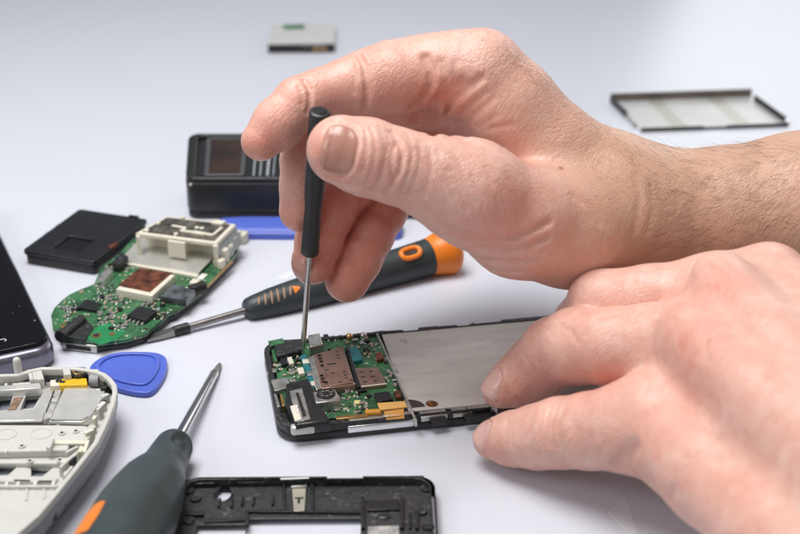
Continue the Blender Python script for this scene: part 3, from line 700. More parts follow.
a = GB(62, 335, 8.5); b_ = GB(82, 319, 8.5); b = MB(); d = Vector((b_[0] - a[0], b_[1] - a[1], 0))
b.cyl((a[0], a[1], 8.4), (b_[0], b_[1], 8.4), 1.75, 1.7, 24); b.box(-1.7, 1.7, -1, 4, 6.4, 8.2, Matrix.Translation((a[0] * .5 + b_[0] * .5, a[1] * .5 + b_[1] * .5, 0)) @ Matrix.Rotation(math.atan2(d.y, d.x) - math.pi / 2, 4, 'Z'), bev=.3); b.cyl((a[0] - d.x * .1, a[1] - d.y * .1, 8.4), (a[0] + d.x * .05, a[1] + d.y * .05, 8.4), 2.1, 2.1, 24); jk = b.build('audio_socket', M_grit, gb)
b = MB(); b.cyl((a[0] - d.x * .104, a[1] - d.y * .104, 8.4), (a[0] + d.x * .02, a[1] + d.y * .02, 8.4), 1.1, 1.1, 20); b.build('socket_hole', M_dark, jk)
chip('socket_mount', GB, [(68,337),(84,340),(93,326),(84,317)], 6.6, 7.8, M_grit, gb)
b = MB(); p = GB(96.5, 336, 6.6); b.cyl((*p, 6.5), (*p, 6.95), 1.7, 1.6, 24); hp = b.build('screw_hole', M_gold, gb)
b = MB(); b.cyl((*p, 6.6), (*p, 6.99), 1.0, 1.0, 20); b.build('hole_core', M_dark, hp)
p = GB(112, 334.5, 6.6); b = MB(); b.cyl((*p, 6.5), (*p, 6.9), 1.1, 1.0, 20); b.build('copper_dot', M_gold, gb)
chip('solder_mask', GB, [(84,337),(100,345),(118,339),(126,331),(105,322)], 6.6, 6.72, mat('bright_green_mask', (.02, .26, .09), .3, coat=.4, noise=.3, nscale=150), gb, .04)
a = GB(62, 344.5, 4); b_ = GB(98, 349, 4)
b = MB(); b.box(0, math.dist(a, b_), -1.0, 3.0, 2.8, 5.6, Matrix.Translation((*a, 0)) @ Matrix.Rotation(math.atan2(b_[1] - a[1], b_[0] - a[0]), 4, 'Z'), bev=.3); fc = b.build('front_connector', M_tin, gb)
b = MB(); b.box(2, math.dist(a, b_) - 2, -1.2, 1.0, 3.4, 4.9, Matrix.Translation((*a, 0)) @ Matrix.Rotation(math.atan2(b_[1] - a[1], b_[0] - a[0]), 4, 'Z'), bev=.2); b.build('connector_mouth', M_dark, fc)
b = MB()
for (x, y) in ((69,344),(91,348)): p = GB(x, y, 1); b.box(p[0] - 1.2, p[0] + 1.2, p[1] - .9, p[1] + .3, .0 + 2.6, 3.6, bev=.15)
b.build('contact_tabs', M_solder, fc)
chip('side_clip', GB, [(128,340.5),(148,334),(148,330),(128,336)], 3.0, 5.1, M_black, gb); chip('side_clip', GB, [(150,332.5),(170,316),(168,311),(148,328)], 2.8, 5.0, M_grit, gb)
chip('grey_module', GB, [(160,296),(186,300),(195,290),(173,284)], 6.6, 9.2, mat('grey_glass_module', (.11, .125, .14), .3, col2=(.03, .03, .035), nscale=240, contrast=(.4, .6), coat=.3), gb)
b = MB(); p = GB(196, 289, 8); b.cyl((p[0] - 1, p[1] - 2, 8), (p[0] + 2, p[1] + 2.5, 8), 2.2, 2.2, 20); b.build('rubber_plug', M_black, gb)
chip('button_block', GB, [(98,277),(104,280),(113,270),(108,266)], 6.6, 9.6, M_tin, gb); chip('button_block', GB, [(112,262),(119,264),(128,256),(121,252)], 6.6, 10.2, M_grit, gb)
chip('pink_pad', GB, [(119,264),(124,265),(128,261),(123,260)], 6.6, 7.6, mat('pink_solder_pad', (.62, .28, .27), .4), gb)
chip('brown_pad', GB, [(60,327),(64,328),(66,323),(61,323)], 6.6, 7.1, M_gold, gb)
# silver plate, cream frame and its dark lid
chip('silver_plate', GB, [(119,260),(197.5,273.5),(224,246),(146,232)], 7.2, 8.0, mat('satin_silver_plate', (.66, .645, .60), .36, metal=.55, noise=.12, nscale=70, rvar=.08), gb, .15)
chip('plate_rim', GB, [(117.5,262),(197,276.5),(199,273.5),(120,259.5)], 6.4, 7.6, M_cream, gb, .15)
ZT = 15.5
top = quad(GB, [(135.5,233),(216.5,243.5),(236,224),(166,216)], ZT)
lid = slab('cream_frame', top, ZT - 1.6, ZT, M_cream, gb, bev=.4)
M_lid = mat('mottled_dark_lid', (.035, .033, .028), .45, col2=(.20, .185, .14), nscale=190, contrast=(.42, .75), bump=.3, bscale=900)
slab('dark_lid', inset(top, 1.6), ZT - .1, ZT + .35, M_lid, lid, bev=.12)
def lbar(p, q, w, h=.9): return bar('cream_rib', GB(*p, ZT), GB(*q, ZT), w, ZT - .05, ZT + h, M_cream, lid, .2, GB)
lbar((172,227), (186,229.5), 1.1); lbar((186,229.5), (181,232), 1.1); lbar((181,232), (213,236.5), 1.4); lbar((213,236.5), (222,229), 1.1); lbar((193,234), (205,235.8), 2.0, 1.1)
for (x, y) in ((158,224.5),(176,235.2),(202,229.5),(183,218.5),(197,229),(147,231.5)):
    p = GB(x, y, ZT); b = MB(); b.cyl((*p, ZT), (*p, ZT + .8), .95, .8, 16); b.build('cream_stud', M_cream, lid)
chip('cream_corner', GB, [(211,222.5),(222,224),(226,220.5),(215,219.5)], ZT, ZT + 1.2, M_cream, lid)
def wallz(name, pts, z0, z1, t, m=M_cream):
    """upright wall along board points"""
    a, b_ = GB(*pts[0], z1), GB(*pts[1], z1); return bar(name, a, b_, t, z0, z1, m, lid, .25, GB)
wallz('front_tab', [(168,240),(185,242.5)], 9.0, ZT - .2, 1.2)
for (p, q) in (((136,236),(140,235.6)),((213,245.5),(218,245))): wallz('front_post', [p, q], 6.6, ZT - .2, 1.6)
bx0, bx1 = GB(138,231,ZT), GB(233,222,ZT)
q0, q1, q2, q3 = top[0], top[1], top[2], top[3]
b = MB(); b.loft([[(q0[0] + .5, q0[1] + 6, 7.8), (q1[0] - .8, q1[1] + 6, 7.8), (q1[0] - .8, q1[1] + 7, 7.8), (q0[0] + .5, q0[1] + 7, 7.8)], [(q0[0] + .5, q0[1] + 6, ZT - 1.2), (q1[0] - .8, q1[1] + 6, ZT - 1.2), (q1[0] - .8, q1[1] + 7, ZT - 1.2), (q0[0] + .5, q0[1] + 7, ZT - 1.2)]]); b.build('recess_wall', M_cream, lid)
b = MB(); b.loft([[(q1[0] - .9, q1[1] + .4, ZT - .4), (q1[0] + 2.4, q1[1] - .2, 8.4), (q1[0] + 1.4, q1[1] - .2, 7.6), (q1[0] - 1.9, q1[1] + .6, 8.0)], [(q2[0] - .6, q2[1], ZT - .4), (q2[0] + 2.7, q2[1] - .4, 8.4), (q2[0] + 1.7, q2[1] - .4, 7.6), (q2[0] - 1.6, q2[1], 8)]]); b.build('side_panel', mat('grey_side_panel', (.36, .375, .38), .4, noise=.25, nscale=120), lid)
rg = random.Random(5)
for k in range(9):
    t = k / 8; x = 178 + t * 62; y = 309 - t * 62 - (6 if k in (0, 8) else 0); p = GB(x, y, 3); h = rg.uniform(3.8, 6.4)
    b = MB(); b.box(p[0] - .6, p[0] + 2.2 + rg.uniform(-.6, .6), p[1] - 2.0 + rg.uniform(-.8, .4), p[1] + 2.2 + rg.uniform(-.6, .6), 2.6, h + 2.0, bev=.4)
    b.build('cream_clip', M_cream if k % 3 else M_white, gb)
for k in range(5):
    t = k / 4; p = GB(222 + t * 16, 262 - t * 24, 9); b = MB(); b.box(p[0] - 1.4, p[0] + .8, p[1] - 1.5, p[1] + 1.6, 6.5, 10.5 + rg.uniform(-1, 1.5), bev=.4); b.build('cream_clip', M_cream, gb)
b = MB(); b.tube([(*GB(198, 296, 6), 6), (*GB(214, 280, 6.2), 6.2), (*GB(232, 262, 6.4), 6.4)], .45); b.build('gold_strip', M_gold, gb)
scatter(gb, GB, [(60,300,84,316,9),(112,310,128,332,8),(120,322,146,332,8),(96,284,116,296,8),(152,306,176,316,7),(72,292,100,310,12),(96,294,126,304,12),(100,306,126,322,12),(128,296,160,306,10),(56,310,76,322,8),(106,322,130,332,8),(146,312,168,322,8),(104,264,124,284,8),(84,310,104,324,8),(86,290,118,300,12),(98,296,128,306,14),(103,303,124,320,13),(110,300,140,304,8),(150,303,166,309,6),(66,300,80,312,6),(118,296,150,301,6),(92,284,112,294,6),(60,316,70,324,4),(104,268,134,282,6),(150,318,165,322,4),(100,318,112,330,4)], 6.6, 11)

# ------------------------------------------------------------------ flat black cover behind the board
rz = R(-19); pc = [T(22, 250, 5.8), T(98, 258, 5.8), T(158, 217, 5.8), T(85, 209, 5.8)]
o2 = pc[0][:2]; CV = Frame((*o2, 0), rz); w_ = (CV(98,258,5.8)[0] + CV(158,217,5.8)[0] - CV(85,209,5.8)[0]) / 2; d_ = (CV(85,209,5.8)[1] + CV(158,217,5.8)[1] - CV(98,258,5.8)[1]) / 2
cv = thing('battery_cover', (*o2, 0), rz, 'flat black plastic cover with a dark square recess behind the bare green board', 'cover')
q = quad(CV, [(50,247),(78,251.5),(97,240),(70,236.5)], 5.8); cx = sum(p[0] for p in q) / 4; cy = sum(p[1] for p in q) / 4; hw = 5.6; hh = 5.8
slab('lower_shell', rrect(.4, w_ - .4, .4, d_ - .4, 2), .2, 3.9, M_black, cv, bev=.5)
slab('top_plate', rrect(0, w_, 0, d_, 1.6), 4.0, 5.8, mat('satin_black_plastic', (.013, .014, .016), .33, noise=.3, nscale=150, bump=.12, bscale=1800, rvar=.08), cv, [rrect(cx - hw, cx + hw, cy - hh, cy + hh, .5)], bev=.45)
slab('square_recess', rrect(cx - hw + .05, cx + hw - .05, cy - hh + .05, cy + hh - .05, .4), 3.8, 5.0, mat('deep_black_film', (.005, .005, .006), .25), cv, bev=.1)
for (x, y) in ((.0, d_ * .42), (0, d_ * .62)):
    b = MB(); b.box(x - .8, x + .3, y - 1.6, y + 1.6, 3.0, 5.3, bev=.4); b.build('side_latch', M_black, cv)
b = MB(); b.box(w_ * .72, w_ * .86, d_ - .5, d_ + .8, 3, 6.3, bev=.4); b.build('hinge_lug', M_black, cv)
b = MB(); b.box(w_ - 1.5, w_ + .3, d_ * .3, d_ * .42, 5, 6.2, bev=.2); b.build('contact_tab', M_copper, cv)

# ------------------------------------------------------------------ thick black device behind the fingers
zt = 0.
while T(200, 179.5, zt)[1] > T(200, 219.5, 0)[1]: zt += .1
o2 = T(188, 219.5, 0)[:2]; DB = Frame((*o2, 0), 0); dw = T(438, 219, 0)[0] - o2[0]
pb = T(188, 133.5, zt + 6); dd = pb[1] - o2[1]; slope = 6 / dd; flare = o2[0] - pb[0]
db = thing('pocket_device', (*o2, 0), 0, 'thick black device with a sloping top and brown display window behind the pinching fingers', 'device')
def tilt(o):
    for v in o.data.vertices:
        z = v.co.z / S; y = v.co.y / S; v.co.z += max(0, (z - 3.2) / (zt - 3.2)) * slope * min(max(y, 0), dd) * S; v.co.x -= flare * y / dd * (1 - 2 * v.co.x / S / dw) * S
    o.data.update(); return o
def top_at(x, y):                                # picture point on the sloping top -> local mm
    z = zt
    for _ in range(30): p = T(x, y, z); z = .5 * z + .5 * (zt + slope * max(0, p[1] - o2[1]))
    p = T(x, y, z); return p[0] - o2[0], p[1] - o2[1]
tilt(slab('base', rrect(.3, dw - .3, .3, dd - .3, 4), .15, 3.0, M_black, db, bev=.6))
tilt(slab('body', rrect(0, dw, 0, dd, 4.5), 3.05, zt - 1.6, mat('dark_grey_casing', (.024, .025, .028), .42, noise=.3, nscale=80, bump=.15, bscale=1600, rvar=.08), db, bev=1.0, seg=3))
x0, y0 = top_at(209, 173); x1, y1 = top_at(247, 138)
x1 = max(x1, x0 + 10)
tilt(slab('top_rim', rrect(.2, dw - .2, .2, dd - .2, 4.5), zt - 1.7, zt + .3, M_black, db, [rrect(4.0, dw - 4.5, 1.6, dd - 2.2, 2.0)], bev=.7, seg=3))
tilt(slab('recess_panel', rrect(3.6, dw - 4, 1.3, dd - 1.9, 2), zt - 2.2, zt - 1.1, M_chip, db, bev=.1))
wf = tilt(slab('window_frame', rrect(x0 - 1.6, x1 + 1.6, y0 - 1.1, y1 + .8, .8), zt - 1.2, zt - .1, mat('dark_grey_frame', (.075, .08, .085), .35, noise=.2, nscale=100), db, [rrect(x0, x1, y0, y1, .5)], bev=.25))
tilt(slab('display_window', rrect(x0 - .1, x1 + .1, y0 - .1, y1 + .1, .4), zt - 1.3, zt - .6, mat('brown_display', (.045, .022, .016), .22, col2=(.018, .012, .011), nscale=60, contrast=(.4, .6), coat=.4), db, bev=.08))
b = MB()
for k, w2 in enumerate((.6, .5, 1.0, .4)):
    xx = x1 + 5.0 + k * 2.6; b.box(xx, xx + w2, y0 - .4, y0 + (y1 - y0) * .8, zt - 1.15, zt - .75)
tilt(b.build('white_marks', mat('white_print', (.30, .33, .36), .45), db))
b = MB(); b.ball((2.1, 1.0, zt - 2.6), .9, (1, .7, .7), 12); b.build('corner_stud', M_tin, db)

# ------------------------------------------------------------------ blue prying bar, blue pick
M_blue = mat('blue_nylon', (.09, .145, .60), .38, noise=.12, nscale=60, bump=.12, bscale=900, sss=.1)
yb0 = T(300, 241, 0)[1]; yb1 = T(300, 219, 3)[1]; ym = T(300, 230, 4)[1]; xr = T(402, 232, 2)[0]
o2 = (xr, yb0)
bl = thing('pry_bar', (*o2, 0), R(-1), 'long blue plastic prying bar lying behind the orange ended screwdriver', 'pry tool')
h1 = yb1 - yb0; hm = ym - yb0; sec = []
for x, s_ in ((-74, .55), (-70, .9), (-60, 1), (-8, 1), (-3, .97), (-1, .85), (0, .6)):
    c_ = h1 * .5; sec.append([(x, c_ + (y - c_) * s_, z * (.4 + .6 * s_)) for y, z in ((0, .2), (.3, 2.4), (hm - .8, 2.6), (hm - .2, 3.6), (hm + .6, 4.1), (h1 - .8, 3.9), (h1, 2.9), (h1, .2))])
b = MB(); b.loft(sec); b.build('shaft', M_blue, bl, ang=50)
pk = [(88,369),(92,362),(104,354.5),(122,350.8),(150,350.8),(162,353),(167.5,358),(166.5,371),(159,384),(152,391),(144,392.5),(128,390.5),(110,385),(94,377)]
o2 = T(128, 371, 0)[:2]; PK = Frame((*o2, 0), 0)
pko = thing('opening_pick', (*o2, 0), 0, 'rounded blue plastic opening pick beside the grey phone housing', 'pick')
pl = smoothpoly(quad(PK, pk, 2.2), 2); c_ = np.mean(pl, 0)
slab('blade', pl, .15, 2.0, M_blue, pko, bev=.5)
pin = [tuple((np.array(p) - c_) * (.84, .80) + c_ + (-.6, 1.2)) for p in pl]
slab('raised_rim', pin, 1.9, 2.7, M_blue, pko, [[tuple((np.array(p) - c_) * (.72, .68) + c_ + (-.6, 1.2)) for p in pl]], bev=.38)

# ------------------------------------------------------------------ screwdriver with the orange end
M_grip = mat('dark_grey_grip', (.030, .040, .043), .46, noise=.22, nscale=90, bump=.12, bscale=1800, rvar=.06)
M_orange = mat('orange_grip_plastic', (.86, .225, .02), .36, noise=.1, nscale=60, sss=.08, rvar=.05)
M_tan = mat('pale_orange_inlay', (.42, .27, .18), .45, noise=.15, nscale=90)
M_blade = mat('dark_tool_steel', (.30, .29, .285), .35, metal=.9, noise=.25, nscale=80, rvar=.1)
def axis_thing(name, p0, p1, label, cat):
    d = p1 - p0; t = thing(name, p0, 0, label, cat); return t, Vector(d).to_track_quat('X', 'Z').to_matrix().to_4x4(), float(np.linalg.norm(d))
p0 = T(146, 339.5, 1.2); p1 = T(455, 249.3, 7.5)
bd_, MX, LX = axis_thing('screwdriver', p0, p1, 'grey screwdriver with a bright orange end cap lying across the table', 'screwdriver')
hx = float(np.linalg.norm(T(247, 310.5, 4.6) - p0)); print('driver', LX, hx)
HL = LX - hx
prof = [(0, 1.2), (.2, 3.0), (1.2, 3.9), (4, 4.5), (10, 5.2), (18, 5.75), (28, 6.1), (40, 6.25), (50, 6.2), (60, 6.35), (HL - 13.5, 6.7), (HL - 11.2, 6.8)]
def rad(x):
    xs = [a for a, _ in prof]; return float(np.interp(x, xs, [r for _, r in prof]))
b = MB(); b.lathe([(hx + x, r) for x, r in prof] + [(LX - 11, 4)], 56, MX); gp = b.build('grip', M_grip, bd_)
b = MB(); b.lathe([(LX - 11.4, 5), (LX - 11.3, 6.9), (LX - 10, 7.0), (LX - 8.8, 7.3), (LX - 6.4, 8.0), (LX - 4.4, 8.5), (LX - 2.6, 8.5), (LX - 1.0, 7.7), (LX + .3, 6.0), (LX + .9, 3.5), (LX + 1.0, 1)], 56, MX); b.build('end_cap', M_orange, bd_)
def onsurf(x, ang, dr=0.): 
    r = rad(x) + dr; return MX @ Vector((hx + x, r * math.sin(ang), r * math.cos(ang)))
up = 0.0
# direction round the handle that faces the camera: from the top towards -y
for sgn in (1,):
    b = MB()
    for k in range(6):
        x = 4.0 + k * 2.3; wd = (.30, .44, .5, .48, .4, .3)[k]; c0 = -.62
        b.tube([onsurf(x + 1.2 * t, c0 + (t - .5) * 2 * wd, .08) for t in np.linspace(0, 1, 9)], [.12, .3, .38, .42, .42, .42, .38, .3, .12], 8)
    b.build('inlay_ribs', M_tan, gp)
    b = MB(); b.loft([[onsurf(17.2, -.62 + a, .1) for a in (-.28, -.1, .1, .28)], [onsurf(19.6, -.62 + a, .1) for a in (-.06, -.02, .02, .06)]], closed=False, caps=False); b.build('inlay_point', M_orange, gp)
sx = HL - 20.0; c0 = -.52; pts = []
for k in range(28):
    a = 2 * math.pi * k / 28; ca, sa = math.cos(a), math.sin(a)
    pts.append(onsurf(sx + 3.6 * math.copysign(abs(ca) ** .7, ca), c0 + .30 * math.copysign(abs(sa) ** .8, sa), .15))
b = MB(); b.tube(pts + pts[:2], .95, 10); b.build('eyelet', M_orange, gp)
b = MB(); b.loft([[MX @ Vector((hx + sx + 3.1 * math.cos(2 * math.pi * k / 28), (rad(sx) + .12) * math.sin(c0 + .24 * math.sin(2 * math.pi * k / 28)), (rad(sx) + .12) * math.cos(c0 + .24 * math.sin(2 * math.pi * k / 28)))) for k in range(28)], [MX @ Vector((hx + sx + 2.9 * math.cos(2 * math.pi * k / 28), (rad(sx) - .6) * math.sin(c0 + .22 * math.sin(2 * math.pi * k / 28)), (rad(sx) - .6) * math.cos(c0 + .22 * math.sin(2 * math.pi * k / 28)))) for k in range(28)]]); b.build('eyelet_hole', mat('brown_hole', (.06, .016, .006), .6), gp)
b = MB(); b.lathe([(14, 1.15), (hx + 1, 1.25)], 20, MX); b.build('shaft', M_blade, bd_)
b = MB(); b.lathe([(9.5, 1.5), (9.8, 1.75), (14.8, 1.75), (15.1, 1.4)], 20, MX); b.build('sleeve', M_black, bd_)
b = MB(); b.loft([[MX @ Vector((x, s1 * w2, s2 * h2)) for s1, s2 in ((-1, -1), (1, -1), (1, 1), (-1, 1))] for x, w2, h2 in ((0, 1.3, .35), (4, 1.5, .7), (10, 1.3, 1.1))]); b.build('blade', M_blade, bd_)
# ------------------------------------------------------------------ foreground screwdriver
p0 = T(220, 363.5, .6); p1_ = T(142, 505, 9.6); dn = p1_ - p0; dn = dn / np.linalg.norm(dn)
fx0 = float(np.linalg.norm(T(178, 440, 6.6) - p0)); LX = fx0 + 92
fd, MX, _ = axis_thing('screwdriver', p0, p0 + dn * LX, 'chunky dark green grey screwdriver with slim steel shaft in front of the grey housing', 'screwdriver')
HL = 92
prof = [(0, 2.4), (.3, 3.9), (1.2, 4.8), (3, 5.35), (7, 5.7), (12, 5.95), (16.5, 6.5), (20, 7.7), (25, 9.0), (32, 10.0), (40, 10.8), (60, 11), (78, 10.8), (88, 9.5), (92, 5)]
M_grip2 = mat('dark_green_grey_grip', (.050, .068, .071), .44, noise=.2, nscale=70, bump=.12, bscale=1500, rvar=.06)
b = MB(); n = 64; rings = []
xs = np.concatenate([np.linspace(0, 3, 7), np.linspace(4, 92, 60)])
for x in xs:
    r = float(np.interp(x, [a for a, _ in prof], [q for _, q in prof])); rg_ = []
    for k in range(n):
        a = 2 * math.pi * k / n; da = (a - R(48) + math.pi) % (2 * math.pi) - math.pi   # a hollow for the thumb on one side of the neck
        q_ = ((x - 6.2) / 4.6) ** 2 + (da / .85) ** 2; rr = r - 1.9 * min(1, max(0, 1 - q_) * 1.8)
        rg_.append(MX @ Vector((fx0 + x, rr * math.sin(a), rr * math.cos(a))))
    rings.append(rg_)
b.loft(rings); gp = b.build('grip', M_grip2, fd, ang=60)
def ons(x, a, dr=0.):
    r = float(np.interp(x, [q for q, _ in prof], [q for _, q in prof])) + dr; return MX @ Vector((fx0 + x, r * math.sin(a), r * math.cos(a)))
AA = -1.25
b = MB(); b.loft([[ons(x, AA + s_ * w2, .12) for s_ in (-1, -.5, 0, .5, 1)] for x, w2 in ((43, .01), (45.5, .07), (49, .10), (54, .09))], closed=False, caps=False); b.build('inlay_point', M_orange, gp)
b = MB(); b.loft([[ons(x, -.62 + s_ * w2, .12) for s_ in (-1, -.5, 0, .5, 1)] for x, w2 in ((49.5, .12), (50.5, .26), (57, .3), (64, .26))], closed=False, caps=False); b.build('inlay_band', M_orange, gp)
b = MB(); b.lathe([(7, 1.25), (8, 1.5), (fx0 + 2, 1.7)], 28, MX); sh_ = b.build('shaft', mat('bright_shaft_steel', (.58, .575, .57), .22, metal=1, noise=.12, nscale=70, rvar=.07), fd)
b = MB(); b.lathe([(0, .3), (.8, .75), (4, 1.15), (7.2, 1.3)], 4, MX); b.build('blade_tip', M_blade, fd)

# ------------------------------------------------------------------ black housing frame, front
zf = 7.0; o2 = np.array([T(176, 500, zf * .62)[0], T(300, 477, zf * .62)[1]]); KF = Frame((*o2, 0), R(.6), .62)
fw = KF(436, 500, zf)[0]; fl = 52
kf = thing('housing_frame', (*o2, 0), R(.6), 'empty black phone housing frame with cut out windows, inner ribs and a metal tab', 'phone housing')
kf.scale = (1, 1, .62)
nx0, nx1 = KF(327, 476, zf)[0], KF(363, 476, zf)[0]
oc = rrect(0, fw, -fl, 0, [5.5, 5.5, 5, 5.5], 7)
ou = []
for p in oc:
    ou.append(p)
k = max(i for i, p in enumerate(oc) if p[1] > -.01 and p[0] > fw / 2)
ou = oc[:k + 1] + [(nx1, 0), (nx1 - .1, -1.3), (nx0 + .1, -1.3), (nx0, 0)] + oc[k + 1:]
slab('outer_wall', ou, .2, zf, M_grit, kf, [rrect(1.5, fw - 1.5, -fl + 1.5, -1.3, 4.2)], bev=.3)
w1 = [KF(a, 529, 2.5) for a in (197, 246)]; w2_ = [KF(a, 521.5, 2.5) for a in (248.5, 362)]
yb = KF(300, 520, 2.5)[1]; yb2 = KF(225, 526, 2.5)[1]
x3, x4 = KF(364, 520, 2.5)[0], KF(401, 520, 2.5)[0]
ch_ = KF(225, 487.5, 3.2); ch_ = (ch_[0], min(ch_[1], -3.5))
slab('floor_panel', rrect(1.2, fw - 1.2, -fl + 1.2, -1.1, 4.4), 2.2, 3.2, mat('worn_black_floor', (.033, .035, .037), .4, col2=(.22, .22, .23), nscale=330, contrast=(.58, .8), bump=.35, bscale=700, rvar=.12), kf,
     [rrect(w1[0][0], w1[1][0], -fl + 6, yb2, .6), rrect(w2_[0][0], x3 - .8, -fl + 6, yb, .6), circ(ch_[0], ch_[1] - .9, 1.95, 28, 3.3)], bev=.3)
lr = MB(); rr_ = [(ch_[0] + 2.5 * math.cos(R(a)), ch_[1] - .9 + 3.9 * math.sin(R(a)), 3.2) for a in range(180, 361, 18)]; lr.tube(rr_, .45); lr.build('hole_collar', M_black, kf)
rb = MB()
for x in (219.5, 232, 242.5, 253.5, 273): 
    p = KF(x, 505 if x < 240 else 503, 3.2); rb.box(p[0] - .3, p[0] + .3, p[1] - 1.6, p[1] + 2.0, 3.0, 4.6, bev=.15)
rb.build('stiffening_ribs', M_black, kf)
for (a0, b0, a1, b1, w_, z1) in ((186, 516, 204, 516, 1.6, 5.0), (204, 523, 246, 521, 1.0, 4.4), (248, 513, 360, 514, .9, 4.6), (247, 513, 247, 527, .9, 4.6), (284, 484, 284, 512, .9, 4.8), (312, 486, 312, 514, 1.0, 4.8), (363, 500, 363, 531, .9, 5.2), (402, 500, 402, 531, .9, 5.2), (410, 515, 410, 530, .7, 4.6), (417, 514, 417, 531, .9, 5.0)):
    bar('inner_rib', KF(a0, b0, 3.2), KF(a1, b1, 3.2), w_, 2.8, z1, M_black, kf, .2, KF)
bar('back_ledge', KF(182, 483, 5), KF(215, 482, 5), 2.2, 2.9, 5.6, M_grit, kf, .3, KF); bar('back_ledge', KF(237, 481.5, 5), KF(280, 480.5, 5), 2.2, 2.9, 5.6, M_grit, kf, .3, KF); bar('back_ledge', KF(364, 480, 5), KF(424, 479, 5), 2.0, 2.9, 5.8, M_grit, kf, .3, KF)
bar('light_slot', KF(280.5, 479.0, 7), KF(309, 478.1, 7), .7, 6.6, 7.15, M_white, kf, .1, KF)
p = [KF(x, y, 4.6) for x, y in ((292, 489), (306, 488.5), (304.5, 511), (294, 511.5))]
tb_ = slab('metal_tab', p[::-1], 4.2, 4.7, mat('aged_tab_metal', (.52, .50, .42), .4, metal=.45, noise=.2, nscale=200), kf, bev=.15)
b = MB(); c_ = KF(299, 500, 4.7); b.box(c_[0] - 1.2, c_[0] + 1.2, c_[1] + .5, c_[1] + 1.1, 4.6, 4.78); b.box(c_[0] - .35, c_[0] + .35, c_[1] - 1.6, c_[1] + .6, 4.6, 4.781); b.build('tab_slot', M_dark, tb_)
bar('tab_bend', KF(291, 487, 5.2), KF(307, 486.3, 5.2), .8, 4.3, 5.7, M_tin, tb_, .2, KF)
for (x, y) in ((188, 491), (196, 499), (189, 521), (426, 489), (421, 512), (428, 527)):
    c_ = KF(x, y, 3.6); b = MB(); b.cyl((*c_, 2.9), (*c_, 4.4), 1.7, 1.5, 20); q = b.build('screw_post', M_grit, kf)
    b = MB(); b.cyl((*c_, 4.0), (*c_, 4.44), .8, .8, 16); b.build('post_hole', M_dark, q)
p = [KF(x, y, 3.6) for x, y in ((368, 527), (399, 526), (400, 540), (367, 541))]
slab('silver_module', p[::-1], 1.2, 4.0, mat('pale_pitted_metal', (.62, .62, .60), .4, metal=.5, col2=(.30, .30, .30), nscale=300, contrast=(.4, .6)), kf, bev=.3)
bar('black_bay', KF(367, 506, 4), KF(399, 505, 4), 4.5, 2.9, 4.4, M_chip, kf, .3, KF)
b = MB(); c_ = KF(384, 516, 4); b.ball((*c_, 3.2), 1.5, (1.3, .8, .6)); b.build('lens_bump', M_black, kf)

# ------------------------------------------------------------------ pale grey phone housing, lower left
M_grey = mat('pale_grey_housing', (.60, .595, .555), .42, noise=.09, nscale=60, bump=.15, bscale=1200, rvar=.06)
M_greyd = mat('grey_outer_skin', (.21, .22, .24), .4, noise=.15, nscale=60, bump=.1, bscale=1500)
M_sheet = mat('light_metal_sheet', (.74, .73, .70), .3, metal=.5, noise=.12, nscale=100, rvar=.08)
o2 = T(0, 470, 0)[:2]; GH = Frame((*o2, 0), 0)
gh = thing('phone_housing', (*o2, 0), 0, 'pale grey open phone housing with ribs, metal plates and a yellow block', 'phone housing')
ZR = 13.0
rimpx = [(17,373),(30,369),(42,366.5),(62,366.5),(75,366.5),(88,368),(98,370),(106,373),(112,378),(116.5,384),(117.5,391),(115,403),(108,422),(98,443),(84,461),(60,491),(40,515),(18,534),(-5,556)]
rp = quad(GH, rimpx, ZR)
yl = rp[-1][1] - 8; xl = rp[0][0] - 42
ring = [(xl, rp[0][1] - 6), (xl + 6, rp[0][1] - 1.0)][::-1]
outl = rp + [(rp[-1][0] - 12, yl), (xl + 6, yl), (xl, yl + 8)] + [(xl, rp[0][1] - 8), (xl + 5, rp[0][1] - 3)]
inn = inset(outl, -1.5 if False else 1.5)
slab('side_wall', outl, 10.6, ZR, M_grey, gh, [inn], bev=.4)
slab('outer_skin', outl, .3, ZR - 1.2, M_greyd, gh, [inset(outl, .8)], bev=.3) if False else None
ow = [tuple(np.array(p) * 1.0) for p in inset(outl, -.25)]
sk_ = MB(); sk_.loft([[(*p, z) for p in inset(outl, i_)] for z, i_ in ((11.2, .25), (9, .2), (5, 1.2), (2, 3.2), (.4, 5.0))], caps=False); sk_.build('outer_skin', M_greyd, gh, ang=60)
zf = 8.2
def G(x, y, z=zf): return GH(x, y, z)
hl = [quad(GH, h, zf) for h in ([(0,397),(13,396),(9,410),(-4,411)], [(26,396),(41,395),(33,408),(21,409)], [(-6,464),(19,465),(8,475),(-8,476)], [(31,466),(53,467.5),(42,476.5),(31,476)], [(72,477),(80,470),(76,484),(70,486)])]
slab('floor_panel', inset(outl, 1.2), zf - 1.6, zf, M_grey, gh, hl, bev=.2)
slab('added_hole_backing', inset(outl, 1.3), 5.0, 6.0, mat('blue_grey_table_light', (.30, .32, .37), .35, noise=.2, nscale=60), gh, bev=.2)  # added sheet; its blue-grey imitates the lit table seen through the floor holes
def gchip(name, pts, z0, z1, m, bev=.25, holes=(), par=gh): return chip(name, GH, pts, z0, z1, m, par, bev, [quad(GH, h, z1) for h in holes])
pt = gchip('metal_sheet', [(-20,388),(44,385.5),(58,390),(43,420.5),(-20,421.5)], 8.9, 9.4, M_sheet, .15, [[(-3,396),(13,395),(8,411),(-6,412)], [(26,395),(42,394),(34,409),(20,410)]])
gchip('sheet_lip', [(-20,413),(44.5,411.5),(41.5,420.5),(-20,421.5)], 9.4, 10.2, M_sheet, .35, par=pt)
gchip('sheet_lip', [(-5,386),(40,382.5),(41,388),(-5,391)], 9.4, 11.5, M_sheet, .35, par=pt)
